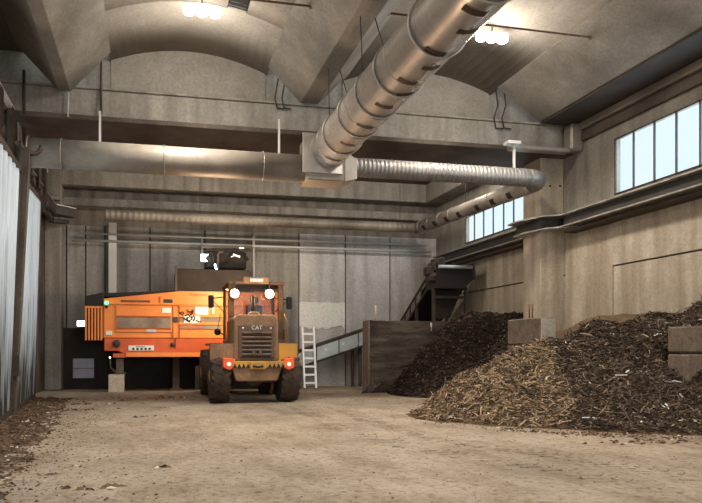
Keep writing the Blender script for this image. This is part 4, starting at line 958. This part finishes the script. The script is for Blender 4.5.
# side frames: chords and panels
for off in (Vector((0,0,0)), wv*.95):
    mb = MB(); a = tl_+off; b = hd+off
    mb.beam(a, b, .06, .07); mb.beam(a-Vector((0,0,.45)), b-Vector((0,0,.45)), .06, .07)
    for k in range(7): q = a.lerp(b, k/6); mb.beam(q, q-Vector((0,0,.45)), .05, .05, (0,1,0))
    build('side_frame', mb, M['steeldark'], t)
    mb = MB()
    for k in range(6):
        if k in (0,1,2,3): q = a.lerp(b, (k+.12)/6); r_ = a.lerp(b, (k+.88)/6); mb.prism([q-Vector((0,0,.06)), r_-Vector((0,0,.06)), r_-Vector((0,0,.4)), q-Vector((0,0,.4))], (.015,0,0))
    build('side_panel', mb, M['galvold'], t)
mb = MB(); mb.hexa([tl_+Vector((.05,0,-.1)), tl_+wv*.95-Vector((.05,0,.1)), tl_+wv*.95-Vector((.05,0,.18)), tl_+Vector((.05,0,-.18))], [hd+Vector((.05,0,-.1)), hd+wv*.95-Vector((.05,0,.1)), hd+wv*.95-Vector((.05,0,.18)), hd+Vector((.05,0,-.18))]); build('belt', mb, M['black'], t)
# box head
mb = MB(); c0 = at(436,266,Y=21.2); c1 = at(474,266,Y=21.2); c2 = at(464,289,Y=21.2); c3 = at(436,290.5,Y=21.2)
mb.prism([(c0.x,21.2,c0.z),(c1.x,21.2,c0.z),(c1.x-.02,21.2,at(474,279,Y=21.2).z),(c2.x,21.2,c2.z),(c3.x,21.2,c2.z)], (0,.9,0)); build('head_box', mb, M['dark'], t, .02)
mb = MB(); mb.tube([(c0.x+.08,21.15,c0.z-.02),(c1.x-.1,21.15,c0.z-.02)], .06, 12); build('head_drum', mb, M['alupanel'], t)
mb = MB(); mb.hexa([at(472,264,Y=21.1), at(474.5,263,Y=21.1), at(476.5,279,Y=21.1), at(474.5,279,Y=21.1)], [at(472,264,Y=21.1)+Vector((0,.6,0)), at(474.5,263,Y=21.1)+Vector((0,.6,0)), at(476.5,279,Y=21.1)+Vector((0,.6,0)), at(474.5,279,Y=21.1)+Vector((0,.6,0))]); build('end_plate', mb, M['steeldark'], t)
mb = MB()
for (x, y_) in ((430,271),(432,277),(437,263),(441,262),(434,267)):
    c = at(x, y_, Y=21.3); mb.box(c.x-.13, c.x+.13, 21.2, 21.6, c.z-.15, c.z+.16)
mb.lathe(at(428.5,276,Y=21.3), (1,0,0), [(0,.1),(.15,.14),(.3,.12)], 12)
build('drive_motor', mb, M['steeldark'], t, .04)
mb = MB()
for x, m_ in ((433.5,1),(465.5,0)):
    c = at(x, 300, Y=21.5); mb.beam((c.x,21.5,0),(c.x,21.5,at(x,287,Y=21.5).z), .1, .1, (0,1,0)); mb.beam((c.x,23.0,0),(c.x,23.0,3.2), .1, .1, (0,1,0))
a, b = at(433,297,Y=21.5), at(466,297.5,Y=21.5); mb.beam(a, b, .07, .1)
mb.beam(at(466,299,Y=21.5), at(457,312,Y=21.5), .05, .06)
build('support_frame', mb, M['steeldark'], t)
mb = MB(); a = at(434,297,Y=21.9); b = at(452,320,Y=21.9); mb.prism([(a.x+.05,21.9,at(434,290,Y=21.9).z),(at(462,290,Y=21.9).x,21.9,at(462,290,Y=21.9).z),(at(450,312,Y=21.9).x,21.9,at(450,318,Y=21.9).z),(a.x+.05,21.9,at(434,318,Y=21.9).z)], (0,.04,0)); build('underside_apron', mb, M['soot'], t)

# ================================================================= HEAPS
def heap(name, label, ridge, slope, bounds, res, m, rough, clampf=None, seed=0, p=1.0):
    mb = MB(); x0,x1,y0,y1 = bounds; nx = int((x1-x0)/res); ny = int((y1-y0)/res)
    def hfun(x, y):
        best = -9
        for (a, b) in zip(ridge[:-1], ridge[1:]):
            ax, ay, ah = a; bx, by, bh = b; dx, dy = bx-ax, by-ay; L2 = dx*dx+dy*dy or 1e-6
            f = max(0, min(1, ((x-ax)*dx+(y-ay)*dy)/L2)); d = math.hypot(x-ax-dx*f, y-ay-dy*f)
            hh = ah+(bh-ah)*f
            v = hh-slope*(math.sqrt(d*d+.09)-.3)
            best = max(best, v)
        n_ = noise.fractal(Vector((x*1.1+seed, y*1.1, seed)), 1.0, 2.0, 5)*rough
        v = best+n_*min(1, max(.15, best+.3))
        if v < .1: v = .1*math.exp((v-.1)/.1) if v > -.4 else 0
        if clampf: v = clampf(x, y, v)
        return v-.03
    vs = []; fs = []
    for j in range(ny+1):
        for i in range(nx+1):
            x = x0+(x1-x0)*i/nx; y = y0+(y1-y0)*j/ny; vs.append((x, y, hfun(x,y)))
    for j in range(ny):
        for i in range(nx):
            a = j*(nx+1)+i
            if max(vs[a][2], vs[a+1][2], vs[a+nx+1][2], vs[a+nx+2][2]) > -.015: fs.append((a,a+1,a+nx+2,a+nx+1))
    mb.add(vs, fs, True)
    o = tag(build(name, mb, m), label, 'heap', kind='stuff')
    return o, hfun
def scatter(parent, name, m, hfun, pts, lf, seed):
    r = random.Random(seed); mb = MB()
    for (x, y) in pts:
        z = hfun(x, y)
        L, W, Th = lf(r); e = .05
        nx_ = -(hfun(x+e,y)-hfun(x-e,y))/(2*e); ny_ = -(hfun(x,y+e)-hfun(x,y-e))/(2*e)
        n_ = Vector((nx_,ny_,1)).normalized(); d = Vector((r.uniform(-1,1), r.uniform(-1,1), r.uniform(-.6,.6)))
        d = (d-n_*d.dot(n_)*.6).normalized(); s_ = d.cross(n_).normalized(); s_ = (s_+n_*r.uniform(-.7,.7)).normalized(); u_ = s_.cross(d)
        c = Vector((x,y,z))+n_*r.uniform(0,Th+.02)
        bendv = u_*r.uniform(-.2,.2)*L
        p0, p1, p2 = c-d*L/2, c+bendv, c+d*L/2
        w = s_*W/2; t_ = u_*Th/2
        vs = []
        for q, k in ((p0,.6),(p1,1),(p2,.4)): vs += [q-w*k-t_*k, q+w*k-t_*k, q+w*k+t_*k, q-w*k+t_*k]
        mb.add(vs, [(3,2,1,0),(0,1,5,4),(1,2,6,5),(2,3,7,6),(3,0,4,7),(4,5,9,8),(5,6,10,9),(6,7,11,10),(7,4,8,11),(8,9,10,11)])
    return build(name, mb, m, parent)
# shredded wood heap
ridge = [(7.5,12.8,1.12),(7.75,12.85,1.3),(8.4,12.9,1.62),(9.2,12.7,1.72),(9.9,12.5,2.08),(10.7,12.2,2.2),(11.2,11.9,2.2),(11.6,11.8,2.5)]
wh, wf = heap('shredded_wood_heap', 'big sprawling heap of shredded brown wood and bark in the right foreground', ridge, .68, (4.6, XR-.05, 7.8, 15.2), .085, M['woodbase'], .24, seed=3)
pts = []; rr = random.Random(5)
while len(pts) < 26000:
    x = rr.uniform(4.9, XR-.05); y = rr.uniform(8.2, 13.9)
    if wf(x,y) > .0+rr.random()*.05: pts.append((x,y))
pl_ = [p for p in pts if (p[0]-(8.0)+.9*noise.noise(Vector((p[0]*.6,p[1]*.6,1)))) < .55*(p[1]-11.5)]
ps_ = set(pl_); pd_ = [p for p in pts if p not in ps_]
def lf(r): L = r.choice((.06,.09,.12,.16,.22,.32))*r.uniform(.7,1.2); return L, r.uniform(.014,.036), r.uniform(.008,.02)
a_ = scatter(wh, 'pale_wood_shreds', M['chips'], wf, pl_, lf, 1); a_['kind'] = 'stuff'
a_ = scatter(wh, 'dark_bark_shreds', M['chipsdark'], wf, pd_, lf, 2); a_['kind'] = 'stuff'
# a bent branch on the heap
mb = MB(); bp0 = []
for (x, y_) in ((592,397),(597,391),(604,387),(612,385),(620,388),(628,396)):
    q = at(x, y_, Y=10.9); z = wf(q.x, q.y)
    # march to the heap surface
    for k in range(60):
        Yq = 9.2+k*.06; q = at(x, y_, Y=Yq)
        if wf(q.x, q.y) > q.z: break
    bp0.append(Vector((q.x, q.y, wf(q.x,q.y)+.04)))
mb.tube(bp0, [.007,.011,.013,.013,.011,.006], 6); tag(build('branch', mb, M['block']), 'thin curved pale branch lying on the front of the big wood heap', 'branch')
# dark compost heap
ridge = [(10.1,19.9,2.55),(10.3,19.8,2.62),(10.4,19.7,2.62),(11.1,19.2,2.6),(11.6,18.0,2.5)]
def cl_(x, y, v): return v
ch, cf = heap('compost_heap', 'tall near-black heap of fine compost in front of the bunker wall', ridge, 1.2, (6.3, XR-.05, 15.4, 20.62), .07, M['compost'], .12, cl_, 9)
pts = []
while len(pts) < 7000:
    x = rr.uniform(6.5, XR-.05); y = rr.uniform(16, 20.6)
    if cf(x,y) > .0: pts.append((x,y))
def lf2(r): L = r.choice((.05,.07,.1,.14))*r.uniform(.7,1.2); return L, r.uniform(.03,.06), r.uniform(.02,.04)
a_ = scatter(ch, 'compost_crumbs', M['crumbs'], cf, pts, lf2, 3); a_['kind'] = 'stuff'
# brown heap at the right wall behind
ridge = [(10.3,15.0,1.9),(11.2,14.4,2.35),(11.7,13.2,2.35)]
bh, bf = heap('brown_heap', 'smooth brown heap against the right wall behind the wood heap', ridge, .6, (9.4, XR-.05, 12.9, 16.6), .09, M['brownheap'], .06, seed=21)
# divider blocks
t = thing('block_divider', 'two stacked brown concrete blocks with a pale end between the two heaps', 'concrete blocks', (9.2, 14.5, 0))
for k, (z0_, z1_) in enumerate(((0,.82),(.84,1.54),(1.56,2.2))):
    mb = MB(); mb.box(9.0, 9.4, 13.75, 15.2, z0_, z1_); o = build('block', mb, M['block'], t, .03)
    if k == 2: mb = MB(); mb.box(9.02, 9.38, 13.72, 13.77, z0_+.03, z1_-.03); build('pale_end_face', mb, M['pale_end'], o)
mb = MB()
for x in (529.5, 532.5): c = at(x, 318, X=9.2); mb.tube([(9.2,c.y,2.15),(9.2,c.y,at(x,304,X=9.2).z)], .02, 6)
build('steel_rod', mb, M['rust'], t)
a, b = at(688,326,Y=10.2), at(702,326,Y=10.2)
t = thing('concrete_block_stack', 'brown concrete blocks standing in the wood heap at the right edge', 'concrete blocks', (a.x+.6, 10.4, 0))
for (z0_, z1_) in ((0,.8),(.82,at(690,353.5,Y=10.2).z-.01),(at(690,353,Y=10.2).z+.01,at(690,326,Y=10.2).z)):
    mb = MB(); mb.box(a.x, a.x+1.4, 10.2, 10.7, z0_, z1_); build('block', mb, M['block'], t, .03)
c = at(700,312,Y=11.3)
ridge = [(c.x-.2,11.3,c.z-.12),(c.x+.8,11.3,c.z+.1)]

# floor debris: clods and scraps along the gate and in wheel tracks
mb = MB(); r = random.Random(77)
def fh(x, y): return .035*noise.noise(Vector((x*.35, y*.35, 0)))-.01
def clod(mb, x, y, s_, zz=None):
    z_ = fh(x,y) if zz is None else max(zz, fh(x,y))
    n = 5; a0 = r.uniform(0,6); ex = r.uniform(.6,1.8); vs = []
    for k in range(n): a = a0+2*PI*k/n; vs.append((x+s_*ex*math.cos(a)*r.uniform(.7,1.2), y+s_*math.sin(a)*r.uniform(.7,1.2), z_-.005))
    vs.append((x+r.uniform(-.3,.3)*s_, y+r.uniform(-.3,.3)*s_, z_+s_*r.uniform(.25,.7)))
    mb.add(vs, [(k,(k+1)%n,n) for k in range(n)])
def bank(d_, y, gx): return fh(gx+d_, y)+.08*(1-d_/1.15)+.05*noise.fractal(Vector((d_*3.5+gx, y*2.6, 5)), .7, 2.2, 6)-.02
nn = 320; mm = 28; vs = []
for j in range(nn+1):
    y = 4.5+(20.4-4.5)*j/nn; gx = b0.x+gd.x*(y-b0.y)/gd.y
    for i in range(mm+1):
        d_ = 1.7*i/mm; vs.append((gx-.08+d_, y, bank(d_, y, gx)))
mb.add(vs, [(j*(mm+1)+i, j*(mm+1)+i+1, (j+1)*(mm+1)+i+1, (j+1)*(mm+1)+i) for j in range(nn) for i in range(mm)], True)
tag(build('dirt_strip', mb, M['dirt'], loc=(0,0,0)), 'low bank of dark swept dirt along the foot of the left gate', 'dirt', kind='stuff'); mb = MB()
for i in range(6500):
    y = r.uniform(5, 20.2); f = abs(r.gauss(0,.45))
    gx = b0.x+gd.x*(y-b0.y)/gd.y
    clod(mb, gx+.0+f*1.7, y, r.uniform(.008,.036)*(1.2 if f < .6 else .7), bank(f*1.7+.08, y, gx))
for i in range(2600): clod(mb, r.uniform(-2.5, 9), r.uniform(3, 23), r.uniform(.005,.018))
for (x, y_, n_, sp_) in ((80,404,60,.7),(60,410,60,.5),(150,398,40,1.0),(185,397,40,.8),(163,467,6,.07),(101,487,18,.2),(650,441,60,.5),(150,416,10,.25)):
    q = at(x, y_, Z=0)
    for i in range(n_): clod(mb, q.x+r.gauss(0,sp_), q.y+r.gauss(0,sp_*.3), r.uniform(.02,.06))
for i in range(1200):   # scatter at the toe of the wood heap
    f = r.random(); a = at(425,418,Z=0).lerp(at(560,432,Z=0), f) if r.random() < .5 else at(560,432,Z=0).lerp(at(702,435,Z=0), f)
    clod(mb, a.x+r.gauss(0,.25), a.y+r.gauss(-.05,.22), r.uniform(.01,.035))
tag(build('floor_debris', mb, M['debris'], loc=(0,0,0)), 'crumbs and clods of bark strewn over the dusty floor, thickest along the left gate', 'debris', kind='stuff')

def track(pix, off, w_):
    P_ = [at(x, y, Z=0) for x, y in pix]; out = []
    for a, b in zip(P_[:-1], P_[1:]):
        n = int((b-a).length/.17)
        for i in range(n): out.append((a.lerp(b, i/n), (b-a).normalized()))
    for k, (c, d) in enumerate(out):
        s_ = Vector((-d.y, d.x, 0)); c = c+s_*off+s_*.08*math.sin(k*.05)
        if r.random() < .25: continue
        for sd in (-1, 1):
            p = c+s_*sd*.03+d*(.08*(sd > 0)); q = c+s_*sd*w_/2-d*.1+d*(.08*(sd > 0)); z = fh(p.x, p.y)+.006; p.z = q.z = z
            hw = .045*r.uniform(.6,1.2)
            mb.add([p-d*hw-Vector((0,0,.03)), p+d*hw-Vector((0,0,.03)), q+d*hw-Vector((0,0,.03)), q-d*hw-Vector((0,0,.03)), p-d*hw*.5+Vector((0,0,.003)), p+d*hw*.5+Vector((0,0,.003)), q+d*hw*.5+Vector((0,0,.003)), q-d*hw*.5+Vector((0,0,.003))],
                   [(4,5,6,7),(0,1,5,4),(1,2,6,5),(2,3,7,6),(3,0,4,7)])
mb = MB()
track([(330,405),(380,425),(450,440),(520,450),(600,462),(720,482)], 0, .5)
track([(330,405),(380,425),(450,440),(520,450),(600,462),(720,482)], -.95, .5)
tag(build('tyre_tread_marks', mb, M['floor'], loc=(0,0,0)), 'tyre tread marks pressed in the dusty floor, curving to the right foreground', 'tyre tracks', kind='stuff')
# ================================================================= DAYLIGHT
w = bpy.data.worlds.new('World'); bpy.context.scene.world = w; w.use_nodes = True
bg = w.node_tree.nodes['Background']; bg.inputs[0].default_value = lin((230,243,250)); bg.inputs[1].default_value = 1.0
def area(name, loc, rot, sx, sy, power, col):
    l = bpy.data.lights.new(name, 'AREA'); l.shape = 'RECTANGLE'; l.size = sx; l.size_y = sy; l.energy = power; l.color = lin(col)[:3]
    o = bpy.data.objects.new(name, l); C.objects.link(o); o.location = loc; o.rotation_euler = rot; return o
# daylight through the window band; added fill at the unseen opening behind the camera
area('window_daylight', (XR+.5, (w1y0+w1y1)/2, (zs1+zt1)/2), (0, PI/2, 0), zt1-zs1, w1y1-w1y0, 260, (220,236,250))
area('far_window_daylight', (XR+.5, (w2y0+w2y1)/2, (zs2+zt2)/2), (0, PI/2, 0), zt2-zs2, w2y1-w2y0, 60, (220,236,250))
area('rear_fill_light', (4, YN-.5, 3), (PI/2, 0, 0), 10, 5.6, 900, (236,240,244))
sc = bpy.context.scene
sc.view_settings.view_transform = 'Standard'; sc.view_settings.look = 'None'; sc.view_settings.exposure = .3; sc.view_settings.gamma = 1
sc.view_settings.use_curve_mapping = False
for o in bpy.data.objects:
    if '_b' in o: del o['_b']
